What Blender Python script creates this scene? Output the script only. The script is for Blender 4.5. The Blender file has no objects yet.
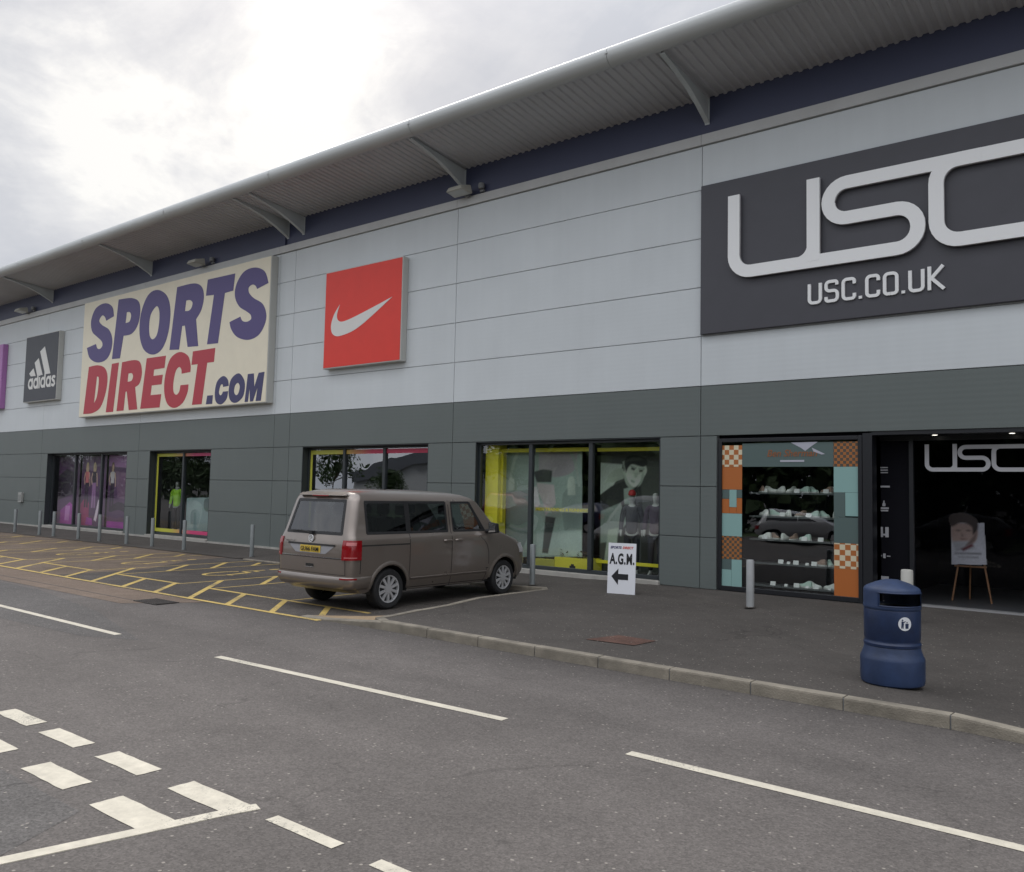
import bpy, bmesh, math, random
from mathutils import Vector, Matrix
random.seed(11)
scene = bpy.context.scene
col = scene.collection
PI = math.pi
R = math.radians

# ------------------------------------------------------------------ helpers
def tag(o, label=None, cat=None, group=None, kind=None):
    if label: o['label'] = label
    if cat: o['category'] = cat
    if group: o['group'] = group
    if kind: o['kind'] = kind
    return o

def empty(name, loc, label, cat, group=None, rz=0.0):
    o = bpy.data.objects.new(name, None)
    col.objects.link(o)
    o.location = loc
    o.rotation_euler = (0, 0, rz)
    o.empty_display_size = 0.2
    return tag(o, label, cat, group)

def link_mesh(name, me, mats, parent=None, world=True):
    o = bpy.data.objects.new(name, me)
    col.objects.link(o)
    for m in (mats if isinstance(mats, (list, tuple)) else [mats]):
        me.materials.append(m)
    if parent is not None:
        o.parent = parent
        if world:
            o.matrix_parent_inverse = world_of(parent).inverted()
    return o

def world_of(o):
    m = Matrix.Translation(o.location) @ o.rotation_euler.to_matrix().to_4x4() @ Matrix.Diagonal((*o.scale, 1))
    if o.parent:
        m = world_of(o.parent) @ o.matrix_parent_inverse @ m
    return m

class MB:
    def __init__(self):
        self.v = []; self.f = []; self.m = []; self.smooth = []
    def add(self, verts, faces, mi=0, smooth=False):
        b = len(self.v)
        self.v += [tuple(p) for p in verts]
        for f in faces:
            self.f.append(tuple(b + i for i in f)); self.m.append(mi); self.smooth.append(smooth)
    def box(self, x0, x1, y0, y1, z0, z1, mi=0):
        if x0 > x1: x0, x1 = x1, x0
        if y0 > y1: y0, y1 = y1, y0
        if z0 > z1: z0, z1 = z1, z0
        self.add([(x0,y0,z0),(x1,y0,z0),(x1,y1,z0),(x0,y1,z0),(x0,y0,z1),(x1,y0,z1),(x1,y1,z1),(x0,y1,z1)],
                 [(0,3,2,1),(4,5,6,7),(0,1,5,4),(1,2,6,5),(2,3,7,6),(3,0,4,7)], mi)
    def poly(self, pts, mi=0):
        self.add(pts, [tuple(range(len(pts)))], mi)
    def tube(self, path, r, n=10, mi=0, caps=True, radii=None):
        rings = []
        P = [Vector(p) for p in path]
        for i, p in enumerate(P):
            d = (P[min(i+1, len(P)-1)] - P[max(i-1, 0)]).normalized()
            a = d.cross(Vector((0,0,1)))
            if a.length < 1e-3: a = d.cross(Vector((0,1,0)))
            a.normalize(); b = d.cross(a).normalized()
            rr = radii[i] if radii else r
            rings.append([p + a*math.cos(2*PI*k/n)*rr + b*math.sin(2*PI*k/n)*rr for k in range(n)])
        vs = [q for ring in rings for q in ring]
        fs = []
        for i in range(len(P)-1):
            for k in range(n):
                fs.append((i*n+k, (i+1)*n+k, (i+1)*n+(k+1) % n, i*n+(k+1) % n))
        self.add(vs, fs, mi, True)
        if caps:
            self.add(rings[0], [tuple(range(n))], mi); self.add(rings[-1], [tuple(reversed(range(n)))], mi)
    def lathe(self, prof, n=40, centre=(0,0,0), sx=1.0, sy=1.0, mi=0, skip=None):
        cx, cy, cz = centre
        vs = [(cx+r*math.cos(2*PI*k/n)*sx, cy+r*math.sin(2*PI*k/n)*sy, cz+z) for r, z in prof for k in range(n)]
        fs = []
        for i in range(len(prof)-1):
            for k in range(n):
                if skip and skip(i, (k+.5)*2*PI/n): continue
                fs.append((i*n+k, i*n+(k+1) % n, (i+1)*n+(k+1) % n, (i+1)*n+k))
        self.add(vs, fs, mi, True)
    def build(self, name, mats, parent=None, bevel=0.0, recalc=True, merge=False, sharp=35, world=True):
        me = bpy.data.meshes.new(name)
        me.from_pydata(self.v, [], self.f)
        me.polygons.foreach_set('material_index', self.m)
        me.polygons.foreach_set('use_smooth', self.smooth)
        me.update()
        if recalc or bevel or merge:
            bm = bmesh.new(); bm.from_mesh(me)
            if merge: bmesh.ops.remove_doubles(bm, verts=bm.verts, dist=1e-4)
            if recalc: bmesh.ops.recalc_face_normals(bm, faces=bm.faces)
            if bevel:
                ed = [e for e in bm.edges if len(e.link_faces) == 2 and e.calc_face_angle(0) > 0.6]
                bmesh.ops.bevel(bm, geom=ed, offset=bevel, segments=2, affect='EDGES', profile=0.5)
            if any(self.smooth):
                for e in bm.edges:
                    if len(e.link_faces) == 2 and e.calc_face_angle(0) > R(sharp): e.smooth = False
            bm.to_mesh(me); bm.free()
        return link_mesh(name, me, mats, parent, world)

def smooth_loop(pts, k=5):
    """pts: (x, z, s); points with s=1 are rounded with a Catmull-Rom curve, s=0 stay corners"""
    n = len(pts); out = []
    for i in range(n):
        p1, p2 = pts[i], pts[(i+1) % n]
        out.append((p1[0], p1[1]))
        if not (p1[2] or p2[2]): continue
        p0 = pts[i-1] if p1[2] else (2*p1[0]-p2[0], 2*p1[1]-p2[1])
        p3 = pts[(i+2) % n] if p2[2] else (2*p2[0]-p1[0], 2*p2[1]-p1[1])
        if not p1[2]: p0 = p1
        if not p2[2]: p3 = p2
        for j in range(1, k):
            t = j/k
            out.append(tuple(.5*((2*p1[a]) + (-p0[a]+p2[a])*t + (2*p0[a]-5*p1[a]+4*p2[a]-p3[a])*t*t
                       + (-p0[a]+3*p1[a]-3*p2[a]+p3[a])*t**3) for a in (0, 1)))
    return out

UP = Matrix.Rotation(PI/2, 4, 'X')     # curve plane (x, y) -> wall plane (x, z), thickness along y
def curve_to_mesh(name, cu):
    t = bpy.data.objects.new('temporary_curve', cu)
    col.objects.link(t)
    me = bpy.data.meshes.new_from_object(t)
    bpy.data.objects.remove(t); bpy.data.curves.remove(cu)
    me.name = name
    return me

def flat(name, shapes, y_front, depth, m, parent=None, at=None):
    """solid letters or shapes standing in a wall plane: shapes = list of loops of (x, z)"""
    cu = bpy.data.curves.new(name, 'CURVE')
    cu.dimensions = '2D'; cu.fill_mode = 'BOTH'; cu.extrude = depth/2
    for lp in shapes:
        sp = cu.splines.new('POLY'); sp.points.add(len(lp)-1); sp.use_cyclic_u = True
        for p, q in zip(sp.points, lp): p.co = (q[0], q[1], 0, 1)
    me = curve_to_mesh(name, cu)
    me.transform(Matrix.Translation((0, y_front+depth/2, 0)) @ UP)
    if at is not None: me.transform(at)
    return link_mesh(name, me, m, parent)

def text(name, body, x0, x1, z0, z1, y_front, depth, m, parent=None, bold=0.0, shear=0.0, at=None, spacing=1.0):
    cu = bpy.data.curves.new(name, 'FONT')
    cu.body = body; cu.size = 1; cu.offset = bold; cu.shear = shear; cu.extrude = .5
    cu.resolution_u = 4; cu.space_character = spacing
    me = curve_to_mesh(name, cu)
    xs = [v.co.x for v in me.vertices]; ys = [v.co.y for v in me.vertices]
    sx = (x1-x0)/(max(xs)-min(xs)); sy = (z1-z0)/(max(ys)-min(ys))
    me.transform(Matrix.Translation((x0, z0, 0)) @ Matrix.Diagonal((sx, sy, depth, 1)) @ Matrix.Translation((-min(xs), -min(ys), 0)))
    me.transform(Matrix.Translation((0, y_front+depth/2, 0)) @ UP)
    if at is not None: me.transform(at)
    return link_mesh(name, me, m, parent)

def fillet(path, r, n=7):
    out = [path[0]]
    for i in range(1, len(path)-1):
        a, b, c = (Vector((*path[j], 0)) for j in (i-1, i, i+1))
        u, v = (a-b), (c-b)
        ang = u.angle(v)
        if ang > R(178): out.append(path[i]); continue
        rr = min(r, u.length*.499*math.tan(ang/2), v.length*.499*math.tan(ang/2))
        t = rr/math.tan(ang/2)
        p, q = b+u.normalized()*t, b+v.normalized()*t
        cen = b + (u.normalized()+v.normalized()).normalized()*(rr/math.sin(ang/2))
        a0, a1 = (p-cen), (q-cen)
        tot = a0.angle(a1); nn = max(3, n)
        ax = a0.cross(a1).normalized()
        for k in range(nn+1):
            w = Matrix.Rotation(tot*k/nn, 3, ax) @ a0 + cen
            out.append((w.x, w.y))
    out.append(path[-1])
    return out

def stroke(path, w, r=0.0):
    """outline of a stroke of width w along a polyline with rounded corners"""
    P = fillet(path, r) if r else list(path)
    L, Rr = [], []
    for i, p in enumerate(P):
        a = P[max(i-1, 0)]; c = P[min(i+1, len(P)-1)]
        d = Vector((c[0]-a[0], c[1]-a[1])).normalized()
        n = Vector((-d.y, d.x))
        k = 1.0
        if 0 < i < len(P)-1:
            d1 = Vector((p[0]-a[0], p[1]-a[1])).normalized()
            k = 1/max(.4, n.dot(Vector((-d1.y, d1.x))))
        L.append((p[0]+n.x*w/2*k, p[1]+n.y*w/2*k)); Rr.append((p[0]-n.x*w/2*k, p[1]-n.y*w/2*k))
    return L + Rr[::-1]

def circle(cx, cz, r, n=28, sx=1.0):
    return [(cx+r*sx*math.cos(2*PI*k/n), cz+r*math.sin(2*PI*k/n)) for k in range(n)]

def join_meshes(name, objs, parent=None):
    """merge freshly made pieces of ONE part into one mesh"""
    bm = bmesh.new(); mats = []
    for o in objs:
        n0 = len(bm.faces)
        bm.from_mesh(o.data); bm.faces.ensure_lookup_table()
        idx = {}
        for i, m in enumerate(o.data.materials):
            if m not in mats: mats.append(m)
            idx[i] = mats.index(m)
        for f in bm.faces[n0:]: f.material_index = idx.get(f.material_index, 0)
    me = bpy.data.meshes.new(name); bm.to_mesh(me); bm.free()
    for o in objs:
        d = o.data; bpy.data.objects.remove(o); bpy.data.meshes.remove(d)
    return link_mesh(name, me, mats, parent)

def copy_tree(o, parent=None):
    c = o.copy(); col.objects.link(c)
    if parent is not None: c.parent = parent
    for ch in [q for q in bpy.data.objects if q.parent == o and q != c]:
        copy_tree(ch, c)
    return c

# ------------------------------------------------------------------ materials
def mat(name, c, rough=.5, metal=0.0, var=0.0, vscale=3.0, bump=0.0, bscale=40.0, coat=0.0, spec=.5, var2=0.0, v2scale=.3, emit=None):
    m = bpy.data.materials.new(name); m.use_nodes = True
    nt = m.node_tree; N = nt.nodes; Lk = nt.links
    b = N['Principled BSDF']
    b.inputs['Base Color'].default_value = (*c, 1)
    b.inputs['Roughness'].default_value = rough
    b.inputs['Metallic'].default_value = metal
    b.inputs['Coat Weight'].default_value = coat
    b.inputs['Specular IOR Level'].default_value = spec
    if emit:
        b.inputs['Emission Color'].default_value = (*c, 1); b.inputs['Emission Strength'].default_value = emit
    tc = N.new('ShaderNodeTexCoord')
    src = None
    for v, s in ((var, vscale), (var2, v2scale)):
        if not v: continue
        nz = N.new('ShaderNodeTexNoise'); nz.inputs['Scale'].default_value = s; nz.inputs['Detail'].default_value = 6
        Lk.new(tc.outputs['Object'], nz.inputs['Vector'])
        mr = N.new('ShaderNodeMapRange'); mr.inputs['From Min'].default_value = .25; mr.inputs['From Max'].default_value = .75
        mr.inputs['To Min'].default_value = 1-v; mr.inputs['To Max'].default_value = 1+v
        Lk.new(nz.outputs['Fac'], mr.inputs['Value'])
        mx = N.new('ShaderNodeVectorMath'); mx.operation = 'SCALE'
        if src is None: mx.inputs[0].default_value = c
        else: Lk.new(src, mx.inputs[0])
        Lk.new(mr.outputs[0], mx.inputs['Scale'])
        src = mx.outputs[0]
    if src is not None: Lk.new(src, b.inputs['Base Color'])
    if bump:
        nz = N.new('ShaderNodeTexNoise'); nz.inputs['Scale'].default_value = bscale; nz.inputs['Detail'].default_value = 4
        Lk.new(tc.outputs['Object'], nz.inputs['Vector'])
        bp = N.new('ShaderNodeBump'); bp.inputs['Strength'].default_value = bump; bp.inputs['Distance'].default_value = .02
        Lk.new(nz.outputs['Fac'], bp.inputs['Height']); Lk.new(bp.outputs[0], b.inputs['Normal'])
    return m

def asphalt(name, c, speck=.5, patch=.18, stone=(.34,.31,.27), warm=(1.0,.96,.93), grime=None, lanes=None, gum=False, cracks=0.0):
    m = bpy.data.materials.new(name); m.use_nodes = True
    nt = m.node_tree; N = nt.nodes; Lk = nt.links
    b = N['Principled BSDF']; b.inputs['Roughness'].default_value = .88; b.inputs['Specular IOR Level'].default_value = .3
    tc = N.new('ShaderNodeTexCoord')
    def noise(s, d=5, r=.6):
        n = N.new('ShaderNodeTexNoise'); n.inputs['Scale'].default_value = s; n.inputs['Detail'].default_value = d; n.inputs['Roughness'].default_value = r
        Lk.new(tc.outputs['Object'], n.inputs['Vector']); return n.outputs['Fac']
    def rng(x, a, bb, lo, hi):
        n = N.new('ShaderNodeMapRange'); n.inputs[1].default_value = a; n.inputs[2].default_value = bb; n.inputs[3].default_value = lo; n.inputs[4].default_value = hi
        Lk.new(x, n.inputs[0]); return n.outputs[0]
    def mul(a, bb):
        n = N.new('ShaderNodeMath'); n.operation = 'MULTIPLY'; Lk.new(a, n.inputs[0]); Lk.new(bb, n.inputs[1]); return n.outputs[0]
    f = mul(rng(noise(.35, 4), .3, .7, 1-patch, 1+patch), rng(noise(2.6, 6), .3, .7, 1-patch*.6, 1+patch*.6))
    f = mul(f, rng(noise(70, 3, .7), .25, .75, 1-speck, 1+speck))
    vo = N.new('ShaderNodeTexVoronoi'); vo.inputs['Scale'].default_value = 62
    Lk.new(tc.outputs['Object'], vo.inputs['Vector'])
    sep = N.new('ShaderNodeSeparateColor'); Lk.new(vo.outputs['Color'], sep.inputs[0])
    f = mul(f, rng(sep.outputs[0], 0, 1, 1-speck*.75, 1+speck*.75))
    if lanes:      # tyre polished, paler wheel tracks along the road
        sp = N.new('ShaderNodeSeparateXYZ'); Lk.new(tc.outputs['Object'], sp.inputs[0])
        wob = N.new('ShaderNodeMath'); wob.operation = 'MULTIPLY_ADD'; Lk.new(noise(.5, 2), wob.inputs[0]); wob.inputs[1].default_value = .5; Lk.new(sp.outputs['Y'], wob.inputs[2])
        for yc, hw, amt in lanes:
            ds = N.new('ShaderNodeMath'); ds.operation = 'SUBTRACT'; Lk.new(wob.outputs[0], ds.inputs[0]); ds.inputs[1].default_value = yc+.25
            ab = N.new('ShaderNodeMath'); ab.operation = 'ABSOLUTE'; Lk.new(ds.outputs[0], ab.inputs[0])
            f = mul(f, rng(ab.outputs[0], 0, hw, 1+amt, 1))
        # oil drips down the middle of the lane
        vo3 = N.new('ShaderNodeTexVoronoi'); vo3.inputs['Scale'].default_value = 1.7; Lk.new(tc.outputs['Object'], vo3.inputs['Vector'])
        s3 = N.new('ShaderNodeSeparateColor'); Lk.new(vo3.outputs['Color'], s3.inputs[0])
        dn = N.new('ShaderNodeMath'); dn.operation = 'MULTIPLY_ADD'; Lk.new(noise(14, 3), dn.inputs[0]); dn.inputs[1].default_value = .16; Lk.new(vo3.outputs['Distance'], dn.inputs[2])
        drip = rng(dn.outputs[0], .11, .20, .30, 0)
        dm = mul(drip, rng(s3.outputs[0], .72, .74, 0, 1))
        inv = N.new('ShaderNodeMath'); inv.operation = 'SUBTRACT'; inv.inputs[0].default_value = 1; Lk.new(dm, inv.inputs[1]); f = mul(f, inv.outputs[0])
    if cracks:
        wv = N.new('ShaderNodeVectorMath'); wv.operation = 'SCALE'; wv.inputs['Scale'].default_value = .45
        cn = N.new('ShaderNodeTexNoise'); cn.inputs['Scale'].default_value = 2.2; cn.inputs['Detail'].default_value = 5; Lk.new(tc.outputs['Object'], cn.inputs['Vector']); Lk.new(cn.outputs['Color'], wv.inputs[0])
        av = N.new('ShaderNodeVectorMath'); av.operation = 'ADD'; Lk.new(tc.outputs['Object'], av.inputs[0]); Lk.new(wv.outputs[0], av.inputs[1])
        vc = N.new('ShaderNodeTexVoronoi'); vc.feature = 'DISTANCE_TO_EDGE'; vc.inputs['Scale'].default_value = .33; Lk.new(av.outputs[0], vc.inputs['Vector'])
        cm_ = mul(rng(vc.outputs['Distance'], .0015, .006, cracks, 0), rng(noise(.6, 3), .52, .6, 0, 1))
        inv = N.new('ShaderNodeMath'); inv.operation = 'SUBTRACT'; inv.inputs[0].default_value = 1; Lk.new(cm_, inv.inputs[1]); f = mul(f, inv.outputs[0])
    if gum:
        vg = N.new('ShaderNodeTexVoronoi'); vg.inputs['Scale'].default_value = 3.2; Lk.new(tc.outputs['Object'], vg.inputs['Vector'])
        sg = N.new('ShaderNodeSeparateColor'); Lk.new(vg.outputs['Color'], sg.inputs[0])
        f = mul(f, rng(mul(rng(vg.outputs['Distance'], .045, .075, 1, 0), rng(sg.outputs[1], .72, .74, 0, 1)), 0, 1, 1, 1.7))
    if grime:      # worn, darker strip of old tar along a kerb
        sp = N.new('ShaderNodeSeparateXYZ'); Lk.new(tc.outputs['Object'], sp.inputs[0])
        f = mul(f, rng(sp.outputs['Y'], grime[0], grime[1], 1, grime[2]))
    sc = N.new('ShaderNodeVectorMath'); sc.operation = 'SCALE'; sc.inputs[0].default_value = [c[i]*warm[i] for i in range(3)]
    Lk.new(f, sc.inputs['Scale'])
    mixn = N.new('ShaderNodeMix'); mixn.data_type = 'RGBA'
    Lk.new(sc.outputs[0], mixn.inputs[6]); mixn.inputs[7].default_value = (*stone, 1)
    vo2 = N.new('ShaderNodeTexVoronoi'); vo2.inputs['Scale'].default_value = 34; Lk.new(tc.outputs['Object'], vo2.inputs['Vector'])
    sep2 = N.new('ShaderNodeSeparateColor'); Lk.new(vo2.outputs['Color'], sep2.inputs[0])
    rare = rng(sep2.outputs[1], .955, .965, 0, .75)
    near = rng(vo2.outputs['Distance'], .25, .38, 1, 0)
    Lk.new(mul(rare, near), mixn.inputs[0])
    Lk.new(mixn.outputs[2], b.inputs['Base Color'])
    bp = N.new('ShaderNodeBump'); bp.inputs['Strength'].default_value = .5; bp.inputs['Distance'].default_value = .006
    Lk.new(vo.outputs['Distance'], bp.inputs['Height']); Lk.new(bp.outputs[0], b.inputs['Normal'])
    return m

def paint(name, c, wear=.5):
    """road paint: worn so that grit shows through, slightly dirty"""
    m = bpy.data.materials.new(name); m.use_nodes = True
    nt = m.node_tree; N = nt.nodes; Lk = nt.links
    b = N['Principled BSDF']; b.inputs['Roughness'].default_value = .75
    tc = N.new('ShaderNodeTexCoord')
    n1 = N.new('ShaderNodeTexNoise'); n1.inputs['Scale'].default_value = 55; n1.inputs['Detail'].default_value = 8; n1.inputs['Roughness'].default_value = .75
    n2 = N.new('ShaderNodeTexNoise'); n2.inputs['Scale'].default_value = 1.3; n2.inputs['Detail'].default_value = 4
    for n in (n1, n2): Lk.new(tc.outputs['Object'], n.inputs['Vector'])
    ad = N.new('ShaderNodeMath'); ad.operation = 'MULTIPLY_ADD'; Lk.new(n2.outputs['Fac'], ad.inputs[0]); ad.inputs[1].default_value = .55; Lk.new(n1.outputs['Fac'], ad.inputs[2])
    mr = N.new('ShaderNodeMapRange'); mr.inputs[1].default_value = 1.18-wear*.5; mr.inputs[2].default_value = 1.3-wear*.5
    Lk.new(ad.outputs[0], mr.inputs[0])
    n3 = N.new('ShaderNodeTexNoise'); n3.inputs['Scale'].default_value = 7; n3.inputs['Detail'].default_value = 7; n3.inputs['Roughness'].default_value = .7
    Lk.new(tc.outputs['Object'], n3.inputs['Vector'])
    dr = N.new('ShaderNodeMapRange'); dr.inputs[1].default_value = .3; dr.inputs[2].default_value = .72; dr.inputs[3].default_value = 1.08; dr.inputs[4].default_value = .74; Lk.new(n3.outputs['Fac'], dr.inputs[0])
    dc = N.new('ShaderNodeVectorMath'); dc.operation = 'SCALE'; dc.inputs[0].default_value = c; Lk.new(dr.outputs[0], dc.inputs['Scale'])
    mx = N.new('ShaderNodeMix'); mx.data_type = 'RGBA'; Lk.new(dc.outputs[0], mx.inputs[6]); mx.inputs[7].default_value = (.10,.095,.09,1)
    Lk.new(mr.outputs[0], mx.inputs[0]); Lk.new(mx.outputs[2], b.inputs['Base Color'])
    return m

def glass(name, tint, refl=.09, rough=.0, power=1.3):
    m = bpy.data.materials.new(name); m.use_nodes = True
    nt = m.node_tree; N = nt.nodes; Lk = nt.links
    for n in list(N):
        if n.type == 'BSDF_PRINCIPLED': N.remove(n)
    out = [n for n in N if n.type == 'OUTPUT_MATERIAL'][0]
    t = N.new('ShaderNodeBsdfTransparent'); t.inputs[0].default_value = (*tint, 1)
    g = N.new('ShaderNodeBsdfGlossy'); g.inputs['Roughness'].default_value = rough; g.inputs[0].default_value = (.95,.97,1,1)
    ge = N.new('ShaderNodeNewGeometry'); dt = N.new('ShaderNodeVectorMath'); dt.operation = 'DOT_PRODUCT'
    Lk.new(ge.outputs['Incoming'], dt.inputs[0]); Lk.new(ge.outputs['True Normal'], dt.inputs[1])
    ab = N.new('ShaderNodeMath'); ab.operation = 'ABSOLUTE'; Lk.new(dt.outputs['Value'], ab.inputs[0])
    om = N.new('ShaderNodeMath'); om.operation = 'SUBTRACT'; om.inputs[0].default_value = 1; Lk.new(ab.outputs[0], om.inputs[1])
    pw = N.new('ShaderNodeMath'); pw.operation = 'POWER'; Lk.new(om.outputs[0], pw.inputs[0]); pw.inputs[1].default_value = 5
    fr = N.new('ShaderNodeMath'); fr.operation = 'MULTIPLY_ADD'; Lk.new(pw.outputs[0], fr.inputs[0]); fr.inputs[1].default_value = .95; fr.inputs[2].default_value = .045
    ma = N.new('ShaderNodeMath'); ma.operation = 'MULTIPLY_ADD'; Lk.new(fr.outputs[0], ma.inputs[0]); ma.inputs[1].default_value = power; ma.inputs[2].default_value = refl
    ma.use_clamp = True
    # float glass is never quite flat: long slow ripples
    tc = N.new('ShaderNodeTexCoord'); nz = N.new('ShaderNodeTexNoise'); nz.inputs['Scale'].default_value = 1.1; nz.inputs['Detail'].default_value = 1
    Lk.new(tc.outputs['Object'], nz.inputs['Vector'])
    bp = N.new('ShaderNodeBump'); bp.inputs['Strength'].default_value = .06; bp.inputs['Distance'].default_value = .08
    Lk.new(nz.outputs['Fac'], bp.inputs['Height']); Lk.new(bp.outputs[0], g.inputs['Normal'])
    mx = N.new('ShaderNodeMixShader'); Lk.new(ma.outputs[0], mx.inputs[0]); Lk.new(t.outputs[0], mx.inputs[1]); Lk.new(g.outputs[0], mx.inputs[2])
    Lk.new(mx.outputs[0], out.inputs[0])
    return m

def checker(name, c1, c2, scale):
    m = mat(name, c1, .5)
    N = m.node_tree.nodes; Lk = m.node_tree.links
    ck = N.new('ShaderNodeTexChecker'); ck.inputs['Scale'].default_value = scale
    ck.inputs[1].default_value = (*c1, 1); ck.inputs[2].default_value = (*c2, 1)
    tc = [n for n in N if n.type == 'TEX_COORD'][0]
    mp = N.new('ShaderNodeMapping'); mp.inputs['Location'].default_value = (.013, .5, .017)
    Lk.new(tc.outputs['Object'], mp.inputs[0]); Lk.new(mp.outputs[0], ck.inputs[0])
    Lk.new(ck.outputs[0], N['Principled BSDF'].inputs['Base Color'])
    return m

def ramp_x(name, x0, x1, c0, c1):
    """printed strip that runs from one colour to another along the shop front"""
    m = mat(name, c0, .5)
    N = m.node_tree.nodes; Lk = m.node_tree.links
    tc = [n for n in N if n.type == 'TEX_COORD'][0]
    sp = N.new('ShaderNodeSeparateXYZ'); Lk.new(tc.outputs['Object'], sp.inputs[0])
    mr = N.new('ShaderNodeMapRange'); mr.inputs[1].default_value = x0; mr.inputs[2].default_value = x1
    Lk.new(sp.outputs['X'], mr.inputs[0])
    mx = N.new('ShaderNodeMix'); mx.data_type = 'RGBA'; mx.inputs[6].default_value = (*c0, 1); mx.inputs[7].default_value = (*c1, 1)
    Lk.new(mr.outputs[0], mx.inputs[0]); Lk.new(mx.outputs[2], N['Principled BSDF'].inputs['Base Color'])
    return m

def cladding(name, c, rough):
    """profiled metal cladding: fine micro ribs and faint rain streaks"""
    m = mat(name, c, rough, 0.0, var=.035, vscale=.8, var2=.04, v2scale=.15, spec=.4)
    N = m.node_tree.nodes; Lk = m.node_tree.links; b = N['Principled BSDF']
    tc = [n for n in N if n.type == 'TEX_COORD'][0]
    mp = N.new('ShaderNodeMapping'); mp.inputs['Scale'].default_value = (5, 5, .25); Lk.new(tc.outputs['Object'], mp.inputs[0])
    nz = N.new('ShaderNodeTexNoise'); nz.inputs['Scale'].default_value = 1; nz.inputs['Detail'].default_value = 6; Lk.new(mp.outputs[0], nz.inputs['Vector'])
    mr = N.new('ShaderNodeMapRange'); mr.inputs[1].default_value = .3; mr.inputs[2].default_value = .75; mr.inputs[3].default_value = 1.01; mr.inputs[4].default_value = .98
    Lk.new(nz.outputs['Fac'], mr.inputs[0])
    old = b.inputs['Base Color'].links[0].from_socket
    sc = N.new('ShaderNodeVectorMath'); sc.operation = 'SCALE'; Lk.new(old, sc.inputs[0]); Lk.new(mr.outputs[0], sc.inputs['Scale'])
    Lk.new(sc.outputs[0], b.inputs['Base Color'])
    wv = N.new('ShaderNodeTexWave'); wv.bands_direction = 'Z'; wv.inputs['Scale'].default_value = 3.3; Lk.new(tc.outputs['Object'], wv.inputs['Vector'])
    bp = N.new('ShaderNodeBump'); bp.inputs['Strength'].default_value = .05; bp.inputs['Distance'].default_value = .01
    Lk.new(wv.outputs['Fac'], bp.inputs['Height']); Lk.new(bp.outputs[0], b.inputs['Normal'])
    return m

M = {}
M['clad_light'] = cladding('light_grey_cladding', (.585,.615,.625), .5)
M['clad_dark'] = cladding('dark_grey_cladding', (.128,.147,.140), .5)
M['joint_light'] = mat('pale_joint_backing', (.45,.46,.47), .8)
M['backing'] = mat('joint_backing', (.22,.225,.23), .8)
M['capping'] = mat('pale_capping_metal', (.50,.50,.49), .5, var=.08, vscale=1.5)
M['fascia'] = mat('navy_fascia', (.048,.055,.105), .45, var=.06, vscale=1)
M['gutter'] = mat('eaves_bullnose_metal', (.47,.48,.47), .4, var=.07, vscale=.7)
M['soffit'] = mat('soffit_sheet', (.50,.50,.51), .6, var=.06, vscale=.6)
M['bracket'] = mat('bracket_steel', (.50,.53,.53), .5, var=.05)
M['roof'] = mat('roof_sheet', (.30,.31,.32), .6, var=.1)
M['frame'] = mat('dark_window_frame', (.028,.034,.037), .45)
M['reveal'] = mat('grey_reveal', (.075,.085,.083), .6)
M['black'] = mat('black_metal', (.012,.013,.016), .4)
M['sill'] = mat('pale_concrete_sill', (.36,.345,.31), .8, var=.15, vscale=4)
M['inside'] = mat('shop_interior', (.05,.053,.055), .8, var=.2, vscale=.8)
M['inside_floor'] = mat('shop_floor', (.10,.10,.10), .35)
M['inside_dark'] = mat('black_display_lining', (.007,.007,.010), .8, spec=.1)
M['glass'] = glass('shop_glass', (.90,.94,.92), .06)
M['glass_mirror'] = glass('reflective_shop_glass', (.55,.60,.58), .20)
M['glass_dark'] = glass('tinted_entrance_glass', (.84,.85,.87), .0, power=.25)
M['concrete'] = mat('kerb_concrete', (.235,.208,.165), .9, var=.3, vscale=5, var2=.2, v2scale=1.1, bump=.4, bscale=60)
M['steel'] = mat('galvanised_bollard', (.25,.27,.27), .5, .35, var=.12, vscale=6)
M['white'] = mat('white_lettering', (.74,.73,.71), .5)
M['asphalt'] = asphalt('road_asphalt', (.120,.112,.107), .26, .13, lanes=((-8.65,.42,.10),(-10.9,.5,.10),(-12.0,.4,.07),(-9.2,.25,-.07)), cracks=.2, grime=(-8.1,-7.5,.74))
M['asphalt_old'] = asphalt('older_asphalt_patch', (.108,.105,.103), .32, .12, cracks=.4)
M['asphalt_bay'] = asphalt('bay_asphalt', (.082,.075,.069), .35, .3)
M['asphalt_bay_worn'] = asphalt('worn_brown_bay_surface', (.160,.128,.100), .35, .25)
M['pave'] = asphalt('pavement_asphalt', (.078,.072,.066), .20, .16, gum=True, cracks=.3)
M['brown'] = asphalt('brown_channel_concrete', (.185,.145,.115), .2, .2)
M['buff'] = asphalt('buff_paving', (.33,.25,.16), .2, .15)
M['rust'] = asphalt('red_patch', (.115,.066,.052), .3, .3)
M['white_paint'] = paint('white_road_paint', (.62,.57,.465), .62)
M['yellow_paint'] = paint('yellow_road_paint', (.63,.45,.13), .74)
M['iron'] = mat('cast_iron', (.045,.04,.038), .6, .3, var=.2, bump=.3)
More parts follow.
